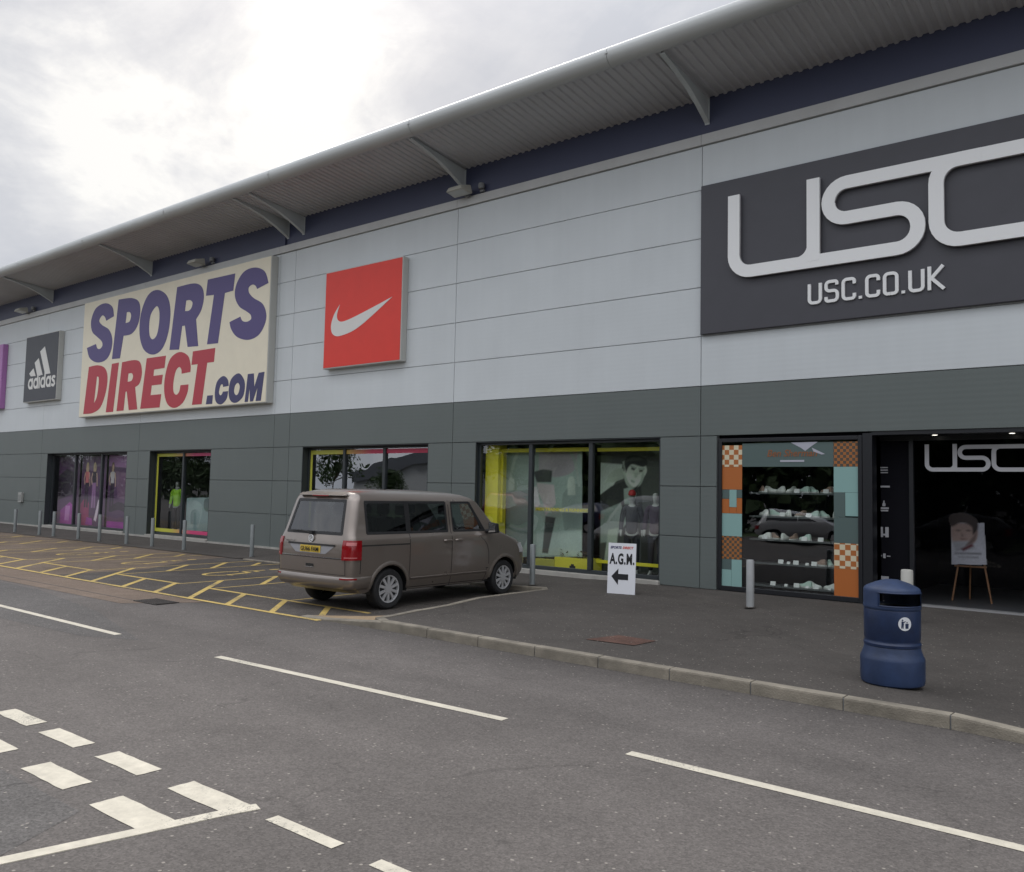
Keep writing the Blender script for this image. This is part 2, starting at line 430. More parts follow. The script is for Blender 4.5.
# outlines of the lettering and poster shapes on the wall, metres (x, z, rounded)
SPORTS = {
 'S1': [[(-31.26,8.18,0),(-31.84,8.07,0),(-31.96,8.23,1),(-32.19,8.31,1),(-32.4,8.13,1),(-32.15,7.94,1),(-31.6,7.71,1),(-31.31,7.35,1),(-31.33,6.93,1),(-31.67,6.59,1),(-32.35,6.52,1),(-33.0,6.74,1),(-33.28,7.16,0),(-32.56,7.25,0),(-32.44,7.08,1),(-32.24,7.03,1),(-32.04,7.13,1),(-32.11,7.31,1),(-32.49,7.52,1),(-32.92,7.77,1),(-33.05,8.2,1),(-32.72,8.65,1),(-31.98,8.76,1),(-31.42,8.55,1)]],
 'P': [[(-31.24,6.56,0),(-30.96,8.77,0),(-30.02,8.71,1),(-29.48,8.51,1),(-29.33,8.13,1),(-29.46,7.66,1),(-29.87,7.38,1),(-30.46,7.36,0),(-30.64,6.54,0)],[(-30.3,8.22,0),(-30.07,8.19,1),(-29.97,8.04,1),(-30.07,7.85,1),(-30.36,7.82,0)]],
 'O': [[(-28.21,8.77,1),(-27.56,8.48,1),(-27.28,7.93,1),(-27.35,7.18,1),(-27.7,6.64,1),(-28.3,6.48,1),(-28.95,6.72,1),(-29.3,7.31,1),(-29.27,8.05,1),(-28.85,8.65,1)],[(-28.21,8.19,1),(-28.01,7.98,1),(-27.99,7.54,1),(-28.11,7.15,1),(-28.38,7.03,1),(-28.6,7.2,1),(-28.66,7.61,1),(-28.56,7.97,1)]],
 'R': [[(-27.22,6.55,0),(-26.91,8.69,0),(-25.87,8.68,1),(-25.38,8.49,1),(-25.23,8.13,1),(-25.35,7.72,1),(-25.64,7.44,0),(-25.44,6.52,0),(-26.08,6.55,0),(-26.31,7.3,0),(-26.48,7.3,0),(-26.61,6.51,0)],[(-26.3,8.15,0),(-26.07,8.14,1),(-25.9,8.03,1),(-25.96,7.85,1),(-26.13,7.78,1),(-26.35,7.8,0)]],
 'T': [[(-25.04,8.69,0),(-23.49,8.67,0),(-23.56,8.13,0),(-24.02,8.11,0),(-24.29,6.51,0),(-24.92,6.53,0),(-24.64,8.13,0),(-25.11,8.16,0)]],
 'S2': [[(-21.71,8.12,0),(-22.28,8.01,0),(-22.37,8.12,1),(-22.53,8.18,1),(-22.72,8.12,1),(-22.7,7.95,1),(-22.45,7.75,1),(-21.97,7.51,1),(-21.76,7.17,1),(-21.82,6.85,1),(-22.13,6.55,1),(-22.66,6.46,1),(-23.24,6.61,1),(-23.57,6.88,1),(-23.69,7.13,0),(-23.11,7.24,0),(-23.0,7.1,1),(-22.77,7.04,1),(-22.54,7.09,1),(-22.56,7.23,1),(-22.79,7.37,1),(-23.2,7.58,1),(-23.45,7.93,1),(-23.39,8.32,1),(-23.0,8.66,1),(-22.41,8.7,1),(-21.92,8.5,1)]],
 'D': [[(-33.29,4.59,0),(-33.03,6.4,0),(-32.3,6.41,1),(-31.74,6.25,1),(-31.51,5.89,1),(-31.59,5.33,1),(-31.93,4.8,1),(-32.53,4.6,1)],[(-32.34,5.98,0),(-32.19,5.93,1),(-32.18,5.62,1),(-32.27,5.19,1),(-32.47,4.96,0)]],
 'I': [[(-31.5,4.58,0),(-31.22,6.38,0),(-30.7,6.39,0),(-30.95,4.58,0)]],
 'R2': [[(-30.69,4.59,0),(-30.46,6.38,0),(-29.57,6.39,1),(-29.15,6.26,1),(-29.0,5.88,1),(-29.13,5.52,1),(-29.43,5.4,0),(-29.2,4.59,0),(-29.8,4.59,0),(-30.01,5.28,0),(-30.1,5.27,0),(-30.18,4.59,0)],[(-29.96,5.93,0),(-29.71,5.92,1),(-29.61,5.8,1),(-29.71,5.65,1),(-29.99,5.63,0)]],
 'E': [[(-28.99,4.6,0),(-28.71,6.38,0),(-27.43,6.37,0),(-27.49,5.95,0),(-28.18,5.94,0),(-28.2,5.72,0),(-27.58,5.72,0),(-27.63,5.39,0),(-28.28,5.39,0),(-28.33,5.05,0),(-27.62,5.05,0),(-27.69,4.59,0)]],
 'C': [[(-25.84,5.69,0),(-26.37,5.67,0),(-26.41,5.83,1),(-26.56,5.91,1),(-26.76,5.77,1),(-26.87,5.38,1),(-26.83,5.08,1),(-26.64,4.97,1),(-26.47,5.07,1),(-26.41,5.28,0),(-25.92,5.28,0),(-25.96,5.01,1),(-26.23,4.68,1),(-26.72,4.53,1),(-27.19,4.69,1),(-27.43,5.13,1),(-27.41,5.69,1),(-27.13,6.24,1),(-26.56,6.42,1),(-26.04,6.25,1),(-25.85,5.93,1)]],
 'T2': [[(-25.74,6.37,0),(-24.43,6.37,0),(-24.47,5.92,0),(-24.86,5.92,0),(-25.08,4.58,0),(-25.65,4.58,0),(-25.42,5.92,0),(-25.79,5.92,0)]],
 'dot': [[(-24.77,4.84,0),(-24.45,4.84,0),(-24.47,4.56,0),(-24.83,4.56,0)]],
 'c': [[(-23.58,5.09,0),(-23.89,5.07,0),(-23.92,5.15,1),(-24.01,5.15,1),(-24.08,5.05,1),(-24.11,4.89,1),(-24.02,4.81,1),(-23.93,4.85,1),(-23.89,4.92,0),(-23.6,4.92,0),(-23.68,4.67,1),(-23.96,4.52,1),(-24.25,4.61,1),(-24.34,4.92,1),(-24.24,5.26,1),(-23.92,5.42,1),(-23.66,5.3,1)]],
 'o': [[(-23.1,5.45,1),(-22.83,5.3,1),(-22.71,5.04,1),(-22.8,4.7,1),(-23.15,4.53,1),(-23.46,4.62,1),(-23.57,4.91,1),(-23.47,5.28,1)],[(-23.09,5.15,1),(-22.98,5.03,1),(-23.04,4.82,1),(-23.17,4.77,1),(-23.28,4.88,1),(-23.24,5.07,1)]],
 'm': [[(-22.69,4.53,0),(-22.58,5.39,0),(-22.27,5.39,0),(-22.22,4.97,0),(-22.02,5.39,0),(-21.73,5.4,0),(-21.86,4.53,0),(-22.12,4.53,0),(-22.05,4.96,0),(-22.26,4.53,0),(-22.41,4.53,0),(-22.46,4.94,0),(-22.52,4.53,0)]],
}
STRIPES = [[(-38.49,6.53,0),(-38.1,6.73,0),(-37.85,6.39,0),(-38.32,6.4,0)],[(-38.01,6.96,0),(-37.65,7.13,0),(-37.18,6.39,0),(-37.7,6.4,0)],[(-37.54,7.4,0),(-37.12,7.58,0),(-36.46,6.4,0),(-36.95,6.4,0)]]
SWOOSH = [(-16.29,7.01,0),(-17.55,6.35,1),(-18.3,6.17,1),(-18.64,6.23,1),(-18.75,6.46,1),(-18.65,6.77,1),(-18.4,7.06,0),(-18.51,6.77,1),(-18.43,6.6,1),(-18.14,6.57,1),(-17.35,6.74,1)]
MAN = {'window': [(-10.28,2.63,0),(-9.66,2.59,0),(-9.68,2.45,0),(-9.9,2.1,0),(-10.27,1.88,0)],'jacket': [(-10.27,1.88,0),(-9.95,2.1,0),(-9.63,2.22,0),(-9.19,2.11,0),(-9.14,1.62,0),(-9.35,1.07,0),(-10.21,1.03,0)],'hand': [(-10.09,2.18,0),(-10.0,2.35,1),(-9.81,2.49,1),(-9.63,2.49,0),(-9.62,2.28,0),(-9.86,2.2,0)],'shirt': [(-9.65,2.06,0),(-9.52,2.12,0),(-9.29,1.95,0),(-9.33,1.69,0),(-9.67,1.6,0)],'face': [(-9.59,2.61,0),(-9.48,2.69,0),(-9.11,2.61,0),(-9.05,2.45,1),(-9.15,2.28,1),(-9.31,2.11,1),(-9.44,2.11,1),(-9.56,2.26,1),(-9.61,2.41,0)],'hair': [(-9.61,2.59,0),(-9.57,2.73,1),(-9.37,2.79,1),(-9.06,2.72,0),(-9.04,2.59,0),(-9.15,2.53,1),(-9.41,2.59,1),(-9.52,2.51,0),(-9.57,2.4,0)],'ear': [(-9.66,2.65,0),(-9.57,2.67,0),(-9.57,2.49,0),(-9.63,2.51,0)],'eye': [(-9.43,2.53,0),(-9.33,2.49,0),(-9.37,2.45,0),(-9.44,2.48,0)],'eye2': [(-9.24,2.47,0),(-9.14,2.47,0),(-9.16,2.42,0),(-9.24,2.42,0)],'brow': [(-9.47,2.57,0),(-9.31,2.52,0),(-9.31,2.49,0),(-9.46,2.54,0)],'brow2': [(-9.26,2.51,0),(-9.11,2.51,0),(-9.11,2.48,0),(-9.26,2.48,0)],'nose': [(-9.31,2.45,0),(-9.28,2.32,0),(-9.34,2.29,0),(-9.37,2.35,0)],'mouth': [(-9.44,2.26,0),(-9.34,2.22,0),(-9.36,2.18,0),(-9.44,2.21,0)]}
BENDING = {'hair': [(-12.16,2.42,0),(-11.88,2.48,1),(-11.61,2.45,0),(-11.63,2.18,0),(-12.05,2.18,0)],'torso': [(-12.05,2.16,0),(-11.55,2.12,0),(-11.49,1.68,0),(-11.78,1.39,0),(-11.84,1.67,0),(-12.0,1.95,0)],'leg': [(-11.78,1.39,0),(-11.49,1.36,0),(-11.69,0.52,0),(-11.86,0.53,0)],'floor': [(-12.03,1.02,0),(-10.76,1.1,0),(-10.75,0.54,0),(-12.01,0.46,0)],'lancet': [(-11.16,1.89,0),(-11.16,2.24,1),(-11.06,2.32,1),(-10.97,2.24,1),(-10.94,1.89,0)],'lancet2': [(-12.91,1.98,0),(-12.9,2.22,1),(-12.82,2.29,1),(-12.73,2.22,1),(-12.71,1.98,0)],'arch': [(-12.94,2.06,0),(-12.79,2.69,1),(-12.62,2.96,0),(-12.54,2.96,0),(-12.71,2.65,1),(-12.86,2.06,0)],'arch2': [(-10.81,2.09,0),(-10.94,2.68,1),(-11.11,2.94,0),(-11.18,2.94,0),(-11.01,2.64,1),(-10.87,2.09,0)],'sheet': [(-13.02,2.98,0),(-10.78,2.94,0),(-10.73,0.5,0),(-12.94,0.36,0)],'arm': [(-12.26,2.07,0),(-12.05,2.07,0),(-11.94,1.67,0),(-12.06,1.51,0)]}

# ------------------------------------------------------------------ ground
def struct(name, mb, m, label=None, **k):
    o = mb.build(name, m, **k); tag(o, label, None, None, 'structure'); return o

b = MB(); b.poly([(-420,-420,0),(420,-420,0),(420,420,0),(-420,420,0)]); struct('ground', b, M['asphalt_old'], 'wide asphalt ground around the store')
b = MB(); b.poly([(-90,-30,.003),(40,-30,.003),(40,-7.0,.003),(-90,-7.0,.003)]); struct('road', b, M['asphalt'], 'grey asphalt road in front of the store')
b = MB(); b.poly([(-14.6,-10.55,.0045),(-11.0,-10.35,.0045),(-10.2,-10.0,.0045),(-13.0,-9.2,.0045),(-16.2,-8.7,.0045),(-90,-8.6,.0045),(-90,-11.5,.0045)])
struct('road_patch', b, M['asphalt_old'], 'older smoother asphalt lane beyond the first white dash')
b = MB(); b.poly([(-11.5,-13.05,.0045),(-5.15,-13.05,.0045),(-4.9,-13.5,.0045),(-4.1,-14.8,.0045),(-4.1,-22,.0045),(-11.5,-22,.0045)])
struct('junction_patch', b, M['asphalt_old'], 'slightly darker asphalt behind the give way dashes')
# parking bays
b = MB(); b.poly([(-18.6,-7.5,.0045),(-10.3,-7.48,.0045),(-9.1,-6.9,.0045),(-9.1,-2.1,.0045),(-18.6,-2.1,.0045)])
struct('parking_bay', b, M['asphalt_bay'], 'dark asphalt of the disabled parking bays')
b = MB(); b.poly([(-90,-7.5,.0045),(-18.604,-7.5,.0045),(-18.604,-5.4,.0045),(-20.2,-3.3,.0045),(-20.4,-2.1,.0045),(-90,-2.1,.0045)])
b.poly([(-18.6,-5.4,.0044),(-18.6,-2.1,.0044),(-20.4,-2.1,.0044),(-20.2,-3.3,.0044)], 1)
struct('worn_parking_bay', b, [M['asphalt_bay_worn'], M['asphalt_bay']], 'brown worn parking bays farther along the front')
b = MB(); b.poly([(-90,-8.62,.0065),(-13.55,-8.55,.0065),(-12.78,-7.52,.0065),(-90,-7.58,.0065)])
struct('channel_strip', b, M['brown'], 'brown concrete drainage strip beside the bays')
b = MB(); b.box(-90,-13.7,-8.235,-8.205,.0055,.0075); struct('channel_slot', b, M['iron'], 'dark slot running along the brown strip')
b = MB(); b.box(-13.68,-12.98,-8.27,-7.86,.008,.018)
for k in range(9): b.box(-13.64+k*.075, -13.60+k*.075, -8.24, -7.89, .016, .024)
tag(b.build('drain_grate', M['iron']), 'dark iron drain grate let into the brown strip', 'drain grate')

# kerb path (outer face) and pavement
KP = [(-90,-2.2,.018),(-13.2,-2.2,.018),(-11.6,-2.2,.05),(-9.78,-2.2,.105),(-9.6,-2.45,.115),(-9.6,-3.3,.115),(-9.58,-4.4,.115),(-9.36,-5.3,.112),(-9.28,-6.1,.105),(-9.22,-6.7,.09),(-9.12,-7.1,.10),
      (-8.75,-7.33,.115),(-1.62,-7.42,.115),(-1.0,-7.5,.085),(-.2,-7.52,.03),(2.6,-7.52,.03),(3.6,-7.5,.115),(40,-7.5,.115)]
def offset_path(P, d):
    out = []
    for i, p in enumerate(P):
        a = P[max(i-1,0)]; c = P[min(i+1,len(P)-1)]
        t = Vector((c[0]-a[0], c[1]-a[1])).normalized(); n = Vector((-t.y, t.x))
        d1 = Vector((p[0]-a[0], p[1]-a[1])); k = 1.0
        if d1.length > 1e-6: k = 1/max(.6, n.dot(Vector((-d1.normalized().y, d1.normalized().x))))
        out.append((p[0]+n.x*d*k, p[1]+n.y*d*k, p[2]))
    return out
def resample(P, step):
    out = []
    for a, c in zip(P, P[1:]):
        A, C = Vector(a), Vector(c); n = max(1, round((C-A).length/step))
        out += [tuple(A.lerp(C, k/n)) for k in range(n)]
    return out + [P[-1]]
KR = resample(KP, .915)
inner = offset_path(KP, .125)
b = MB()
kin = offset_path(KR, .125)
for i in range(len(KR)-1):
    if KR[i][0] < -20 or KR[i][0] > 14: continue
    A, C, A2, C2 = (Vector(q) for q in (KR[i], KR[i+1], kin[i], kin[i+1]))
    g = .007/max(.05, (C-A).length)
    a, c, a2, c2 = A.lerp(C,g), C.lerp(A,g), A2.lerp(C2,g), C2.lerp(A2,g)
    j = random.uniform(-.003,.003)
    t = .014
    def up(p, q, s): return Vector((p.x+(q.x-p.x)*s/.125, p.y+(q.y-p.y)*s/.125, 0))
    rows = []
    for p, q in ((a, a2), (c, c2)):
        h = p.z + .008 + j
        rows.append([Vector((p.x,p.y,-.05)), Vector((p.x,p.y,h-t*1.4)), up(p,q,.0045)+Vector((0,0,h-.004)), up(p,q,.02)+Vector((0,0,h)), Vector((q.x,q.y,h)), Vector((q.x,q.y,-.05))])
    vs = rows[0]+rows[1]
    b.add(vs, [(k, k+1, 6+k+1, 6+k) for k in range(5)] + [(0,1,2,3,4,5), (11,10,9,8,7,6)])
struct('kerb', b, M['concrete'], 'pale concrete kerb stones edging the pavement')
# dark mortar behind stone joints
b = MB()
ins = offset_path(KR, .012); ins2 = offset_path(KR, .1)
for i in range(len(KR)-1):
    if KR[i][0] < -20 or KR[i][0] > 14: continue
    b.poly([(ins[i][0],ins[i][1],ins[i][2]-.004),(ins[i+1][0],ins[i+1][1],ins[i+1][2]-.004),(ins2[i+1][0],ins2[i+1][1],ins2[i+1][2]-.004),(ins2[i][0],ins2[i][1],ins2[i][2]-.004)])
    b.poly([(ins[i][0],ins[i][1],-.04),(ins[i+1][0],ins[i+1][1],-.04),(ins[i+1][0],ins[i+1][1],ins[i+1][2]-.004),(ins[i][0],ins[i][1],ins[i][2]-.004)])
struct('kerb_joint', b, M['backing'], 'dark joints between kerb stones')
b = MB(); LS = [(-90,-2.2,.018),(-19.9,-2.2,.018),(-19.9,-2.075,.02)]+[(p[0], p[1], p[2]+.002) for p in inner[1:4]]
for p, q in zip(LS, LS[1:]):
    if q[0]-p[0] > .01: b.poly([p, q, (q[0],.6,.117), (p[0],.6,.117)])
struct('wall_pavement', b, M['pave'], 'narrow dark pavement strip along the store wall')
pts = [(p[0], p[1], p[2]+.002) for p in inner[3:]] + [(40, .6, .117), (inner[3][0], .6, .117)]
bm = bmesh.new(); vs = [bm.verts.new(p) for p in pts]; bm.faces.new(vs); bmesh.ops.triangulate(bm, faces=bm.faces)
me = bpy.data.meshes.new('pavement'); bm.to_mesh(me); bm.free()
tag(link_mesh('pavement', me, M['pave']), 'dark asphalt pavement in front of the store', None, None, 'structure')
# flush kerb and buff wedge at the corner by the van
b2 = MB(); LK = [(-10.45,-7.37,.012),(-9.9,-7.365,.026),(-9.3,-7.35,.066),(-8.66,-7.327,.114)]
vs = []
for x, y, h in LK: vs += [(x,y,-.05),(x,y,h-.008),(x,y+.012,h+.006),(x,y+.13,h+.007),(x,y+.13,-.05)]
b2.add(vs, [(5*k+q,5*k+q+1,5*k+q+6,5*k+q+5) for k in range(3) for q in range(4)]+[(0,1,2,3,4)])
struct('flush_kerb', b2, M['concrete'], 'low flush kerb sloping up to the pavement corner')
b = MB(); b.add([(-10.4,-7.24,.019),(-9.9,-7.235,.031),(-9.3,-7.22,.071),(-9.05,-7.2,.09),(-9.18,-6.6,.085),(-9.6,-6.75,.04),(-9.95,-6.85,.016)], [(0,1,6),(1,5,6),(1,2,5),(2,4,5),(2,3,4)])
struct('buff_paving', b, M['buff'], 'buff sloped paving wedge beside the van')
b = MB(); b.poly([(-.95,-7.38,.1),(-.2,-7.39,.038),(2.6,-7.39,.038),(3.5,-7.37,.122),(3.2,-5.9,.1225),(-.6,-5.9,.1225)])
struct('tactile_paving', b, M['buff'], 'buff dropped crossing paving at the right')
b = MB(); b.poly([(-5.92,-6.52,.1235),(-5.26,-6.46,.1235),(-5.22,-5.98,.1235),(-5.78,-5.95,.1235)]); struct('rust_patch', b, M['rust'], 'small rusty red patch on the pavement')

# painted markings
def quad_line(mb, p, q, w, z=.0068):
    A, C = Vector((*p,0)), Vector((*q,0)); d = (C-A).normalized(); n = Vector((-d.y,d.x,0))*w/2
    mb.poly([tuple(A+n)[:2]+(z,), tuple(A-n)[:2]+(z,), tuple(C-n)[:2]+(z,), tuple(C+n)[:2]+(z,)])
for p, q in (((-25.2,-10.05),(-21.2,-10.02)), ((-18.2,-10.02),(-14.2,-10.0)), ((-14.8,-9.98),(-10.77,-9.99)), ((-8.64,-9.92),(-4.58,-9.77)), ((-3.32,-9.86),(.7,-9.9)), ((2.9,-9.9),(6.9,-9.9)))[2:]:
    b = MB(); quad_line(b, p, q, .1); struct('lane_dash', b, M['white_paint'], 'white centre line dash on the road')
blocks = [(-7.85,-7.24,-12.51,-12.35),(-6.99,-6.41,-12.52,-12.36),(-6.09,-5.50,-12.515,-12.345),(-5.13,-4.475,-12.515,-12.33),
          (-8.15,-7.56,-12.94,-12.78),(-7.24,-6.66,-12.95,-12.79),(-6.20,-5.59,-12.96,-12.77),(-5.21,-4.60,-12.97,-12.76),(-8.75,-8.15,-12.52,-12.36)]
for x0,x1,y0,y1 in blocks:
    b = MB(); j = lambda: random.uniform(-.012,.012)
    ring = []
    for (ax,ay),(bx,by) in (((x0,y0),(x1,y0)),((x1,y0),(x1,y1)),((x1,y1),(x0,y1)),((x0,y1),(x0,y0))):
        for k in range(6): ring.append((ax+(bx-ax)*k/6+j()*.35, ay+(by-ay)*k/6+j()*.35, .0068))
    b.poly(ring)
    struct('give_way_dash', b, M['white_paint'], 'white give way dash on the road')
b = MB()
path = [(-6.05,-17.0),(-5.3,-15.0),(-4.78,-13.64),(-4.62,-13.0),(-4.50,-12.5),(-4.44,-12.32)]
L = stroke(path, .095)
b.poly([(x,y,.0085) for x,y in L]); nL = len(L); b.add([(x,y,z) for z in (.0085,.0005) for x,y in L], [(k,(k+1) % nL,nL+(k+1) % nL,nL+k) for k in range(nL)]); struct('junction_line', b, M['white_paint'], 'long white line meeting the give way dashes')
for p, q in (((-4.235,-12.37),(-3.64,-12.375)), ((-3.34,-12.38),(-2.75,-12.385)), ((-2.4,-12.385),(-1.8,-12.39))):
    b = MB(); quad_line(b, p, q, .09, .0068); struct('edge_dash', b, M['white_paint'], 'short narrow white dash on the near road')

b = MB()
quad_line(b, (-60,-7.45), (-9.95,-7.43), .09, .0085)
PERIOD = 3.53
for n in range(0, 9):
    o = -PERIOD*n
    # side strip between x=-15.45 and -14.4 (+o) and bay behind
    quad_line(b, (-14.4+o,-6.38), (-14.4+o,-2.25), .055, .0068)
    quad_line(b, (-15.5+o,-6.38), (-15.5+o,-2.25), .055, .0068)
    for ya, yb in ((-5.44,-7.42), (-4.1,-5.25), (-3.05,-4.15), (-2.45,-3.05)):
        xa = -15.52+o
        L_ = 1.1 if yb > -6 else 2.1
        if ya == -2.45: xa, L_ = -14.95+o, .55
        quad_line(b, (xa, ya), (xa+L_, yb), .10, .0071)
    if n < 9:
        quad_line(b, (-18.02+o,-6.39), (-15.5+o,-6.38), .085, .0074)
        for xa, xb in ((-16.78+o,-15.72+o), (-15.62+o,-14.56+o)):
            if xb+.0 < -15.0+o or True: quad_line(b, (xa,-6.4), (xb,-7.42), .10, .0080)
quad_line(b, (-14.45,-6.39), (-10.0,-6.40), .085, .0074)
for xa in (-13.29, -12.10, -10.97): quad_line(b, (xa,-6.42), (xa+.98,-7.41), .10, .0080)
quad_line(b, (-12.05,-6.38), (-12.0,-2.25), .055, .0068)
struct('bay_marking', b, M['yellow_paint'], 'yellow hatched lines of the disabled parking bays')
# wheelchair symbols
for cx in (-16.75, -20.28, -23.8, -13.2):
    b = MB()
    def P(x, y): return (cx+x*.62, -4.35+y*1.15)
    for pth in ([(-.1,.75),(-.12,.25),(.35,.22),(.55,-.35),(.8,-.3)], [(-.12,.48),(.28,.46)]):
        b.poly([(x,y,.0062) for x,y in stroke([P(*q) for q in pth], .085)])
    arc = [P(.12+.52*math.cos(a), -.18+.48*math.sin(a)) for a in [R(130+k*17) for k in range(13)]]
    b.poly([(x,y,.0069) for x,y in stroke(arc, .085)])
    b.poly([(*P(-.1+.12*math.cos(a), .98+.12*math.sin(a)),.0062) for a in [2*PI*k/14 for k in range(14)]])
    struct('wheelchair_symbol', b, M['yellow_paint'], 'faded yellow wheelchair symbol painted in a bay')

# ------------------------------------------------------------------ the store
XL, XR = -62.0, 13.0
Z0, HEAD, BORD, CAPB, CAPT, SOF = .118, 3.12, 4.12, 9.02, 9.25, 10.0
store = empty('retail_store', (-24.5, 10, 0), 'long two tone grey metal clad store with deep overhanging eaves', 'building')
XJ = [XL,-53.4,-45.4,-37.4,-29.45,-21.5,-20.75,-14.22,-7.55,-.9,5.75,XR]
OPEN = [(-36.82,-30.27),(-28.66,-24.83),(-20.1,-15.05),(-13.45,-8.45),(-7.2,-4.36),(-4.36,1.0)]
G = .0065
bu, bl = MB(), MB()
def panel(mb, x0, x1, z0, z1):
    x0 += G; x1 -= G; z0 += G; z1 -= G
    c = .005
    mb.add([(x0,.05,z0),(x1,.05,z0),(x1,.05,z1),(x0,.05,z1),(x0,c,z0),(x1,c,z0),(x1,c,z1),(x0,c,z1),
            (x0+c,0,z0+c),(x1-c,0,z0+c),(x1-c,0,z1-c),(x0+c,0,z1-c)],
           [(0,1,5,4),(1,2,6,5),(2,3,7,6),(3,0,4,7),(4,5,9,8),(5,6,10,9),(6,7,11,10),(7,4,8,11),(8,9,10,11)])
for a, c in zip(XJ, XJ[1:]):
    for z0, z1 in ((4.12,5.12),(5.12,6.12),(6.12,7.12),(7.12,8.12),(8.12,CAPB+.01)): panel(bu, a, c, z0, z1)
    panel(bl, a, c, 3.12, 4.12)
solid = []; x = XL
for a, c in OPEN: solid.append((x, a)); x = c
solid.append((x, XR))
for a, c in solid:
    if c - a < .05: continue
    cuts = [a] + [q for q in XJ if a+.1 < q < c-.1] + [c]
    for p, q in zip(cuts, cuts[1:]):
        for z0, z1 in ((Z0,1.12),(1.12,2.12),(2.12,3.12)): panel(bl, p, q, z0, z1)
bu.build('upper_cladding', M['clad_light'], store)
bl.build('lower_cladding', M['clad_dark'], store)
b = MB(); b.box(XL,XR,.03,.2,BORD+.012,CAPT); b.build('upper_wall', M['joint_light'], store)
b = MB(); b.box(XL,XR,.045,.2,HEAD+.01,BORD+.008)
for a, c in solid:
    if c - a > .05: b.box(a+.004,c-.004,.045,.2,0,HEAD+.01)
b.box(XL,XL+.3,.2,34,0,9.6); b.box(XR-.3,XR,.2,34,0,9.6); b.box(XL,XR,33.7,34,0,9.6)
b.build('wall', M['backing'], store)
b = MB()
for a, c in zip(XJ, XJ[1:]): b.box(a+.004, c-.004, -.055, .1, CAPB+.02, CAPT)
b.build('capping', M['capping'], store)
b = MB(); b.box(XL,XR,.02,.16,CAPT-.02,SOF+.05); b.build('fascia_band', M['fascia'], store)
# corrugated soffit
b = MB(); xs = []; x = XL
while x < XR: xs.append(x); x += .19
prof = []
for x in xs: prof += [(x,.0),(x+.055,.0),(x+.08,.032),(x+.165,.032)]
vs = [(x,.03,SOF+h) for x,h in prof]+[(x,-1.95,SOF+.19+h) for x,h in prof]; n = len(prof)
b.add(vs, [(i,i+1,n+i+1,n+i) for i in range(n-1)]); b.build('soffit', M['soffit'], store, recalc=False)
# bullnose eaves gutter in lengths
b = MB()
x = XL
while x < XR:
    x1 = min(x+5.35, XR)
    prof = [(-1.86,10.20),(-1.95,10.155),(-2.06,10.17),(-2.15,10.25),(-2.185,10.36),(-2.15,10.46),(-2.05,10.54),(-1.9,10.58),(-1.6,10.62)]
    m_ = len(prof)
    b.add([(x+.004,y,z) for y,z in prof]+[(x1-.004,y,z) for y,z in prof], [(i,i+1,m_+i+1,m_+i) for i in range(m_-1)], 0, True)
    b.box(x1-.03,x1+.03,-2.192,-1.9,10.34,10.37)
    x = x1
b.build('eaves_gutter', M['gutter'], store, recalc=False)
b = MB(); b.add([(XL,-1.7,10.61),(XR,-1.7,10.61),(XR,34,11.6),(XL,34,11.6),(XL,-1.7,10.3),(XR,-1.7,10.3),(XR,34,9.6),(XL,34,9.6)], [(0,1,2,3),(4,7,6,5),(1,5,6,2),(0,3,7,4),(3,2,6,7)])
b.build('roof', M['roof'], store)
for x in (-53.2,-45.2,-37.2,-29.2,-21.2,-20.45,-14.05,-7.45,-.8,5.85):
    b = MB()
    low = [(.02,9.48),(-.12,9.56),(-.45,9.72),(-.9,9.90),(-1.4,10.03),(-1.9,10.13)]
    topz = lambda y: SOF+.005+.19*(-y)/1.98
    for s in (-.022,.022):
        b.poly([(x+s,y,z) for y,z in low]+[(x+s,y,topz(y)) for y,_ in reversed(low)])
    for (y0,z0),(y1,z1) in zip(low, low[1:]):
        b.add([(x-.05,y0,z0),(x+.05,y0,z0),(x+.05,y1,z1),(x-.05,y1,z1),(x-.05,y0,z0+.02),(x+.05,y0,z0+.02),(x+.05,y1,z1+.02),(x-.05,y1,z1+.02)],
              [(0,3,2,1),(4,5,6,7),(0,1,5,4),(2,3,7,6),(1,2,6,5),(3,0,4,7)])
    b.box(x-.05,x+.05,.005,.022,9.46,10.0)
    b.build('eaves_bracket', M['bracket'], store)
b = MB(); b.box(-21.32,-21.27,-.04,.02,9.26,9.5); b.build('drain_pipe', M['fascia'], store)

# interiors
b = MB(); b.box(XL+.4,-7.8,.28,6,.06,.122); b.box(-7.0,XR-.4,.56,6,.05,.121); b.build('shop_floor', M['inside_floor'], store)
b = MB()
b.box(XL+.4,-7.8,6,6.1,0,3.5); b.box(XL+.4,XR-.4,.25,6,3.3,3.4)
for x in (-29.4,-22.5,-14.3): b.box(x-.05,x+.05,.3,6,.12,3.3)
b.build('shop_interior', M['inside'], store)
b = MB()
b.box(-7.5,-7.3,.2,6,0,3.3); b.box(-7.3,-4.4,1.15,1.2,.1,3.3); b.box(-4.42,-4.3,.3,6,0,3.3); b.box(-4.3,XR-.5,5.0,5.1,0,3.3); b.box(1.0,1.1,.2,6,0,3.3); b.box(-7.3,-4.4,.12,1.15,3.06,3.2)
b.build('display_lining', M['inside_dark'], store)

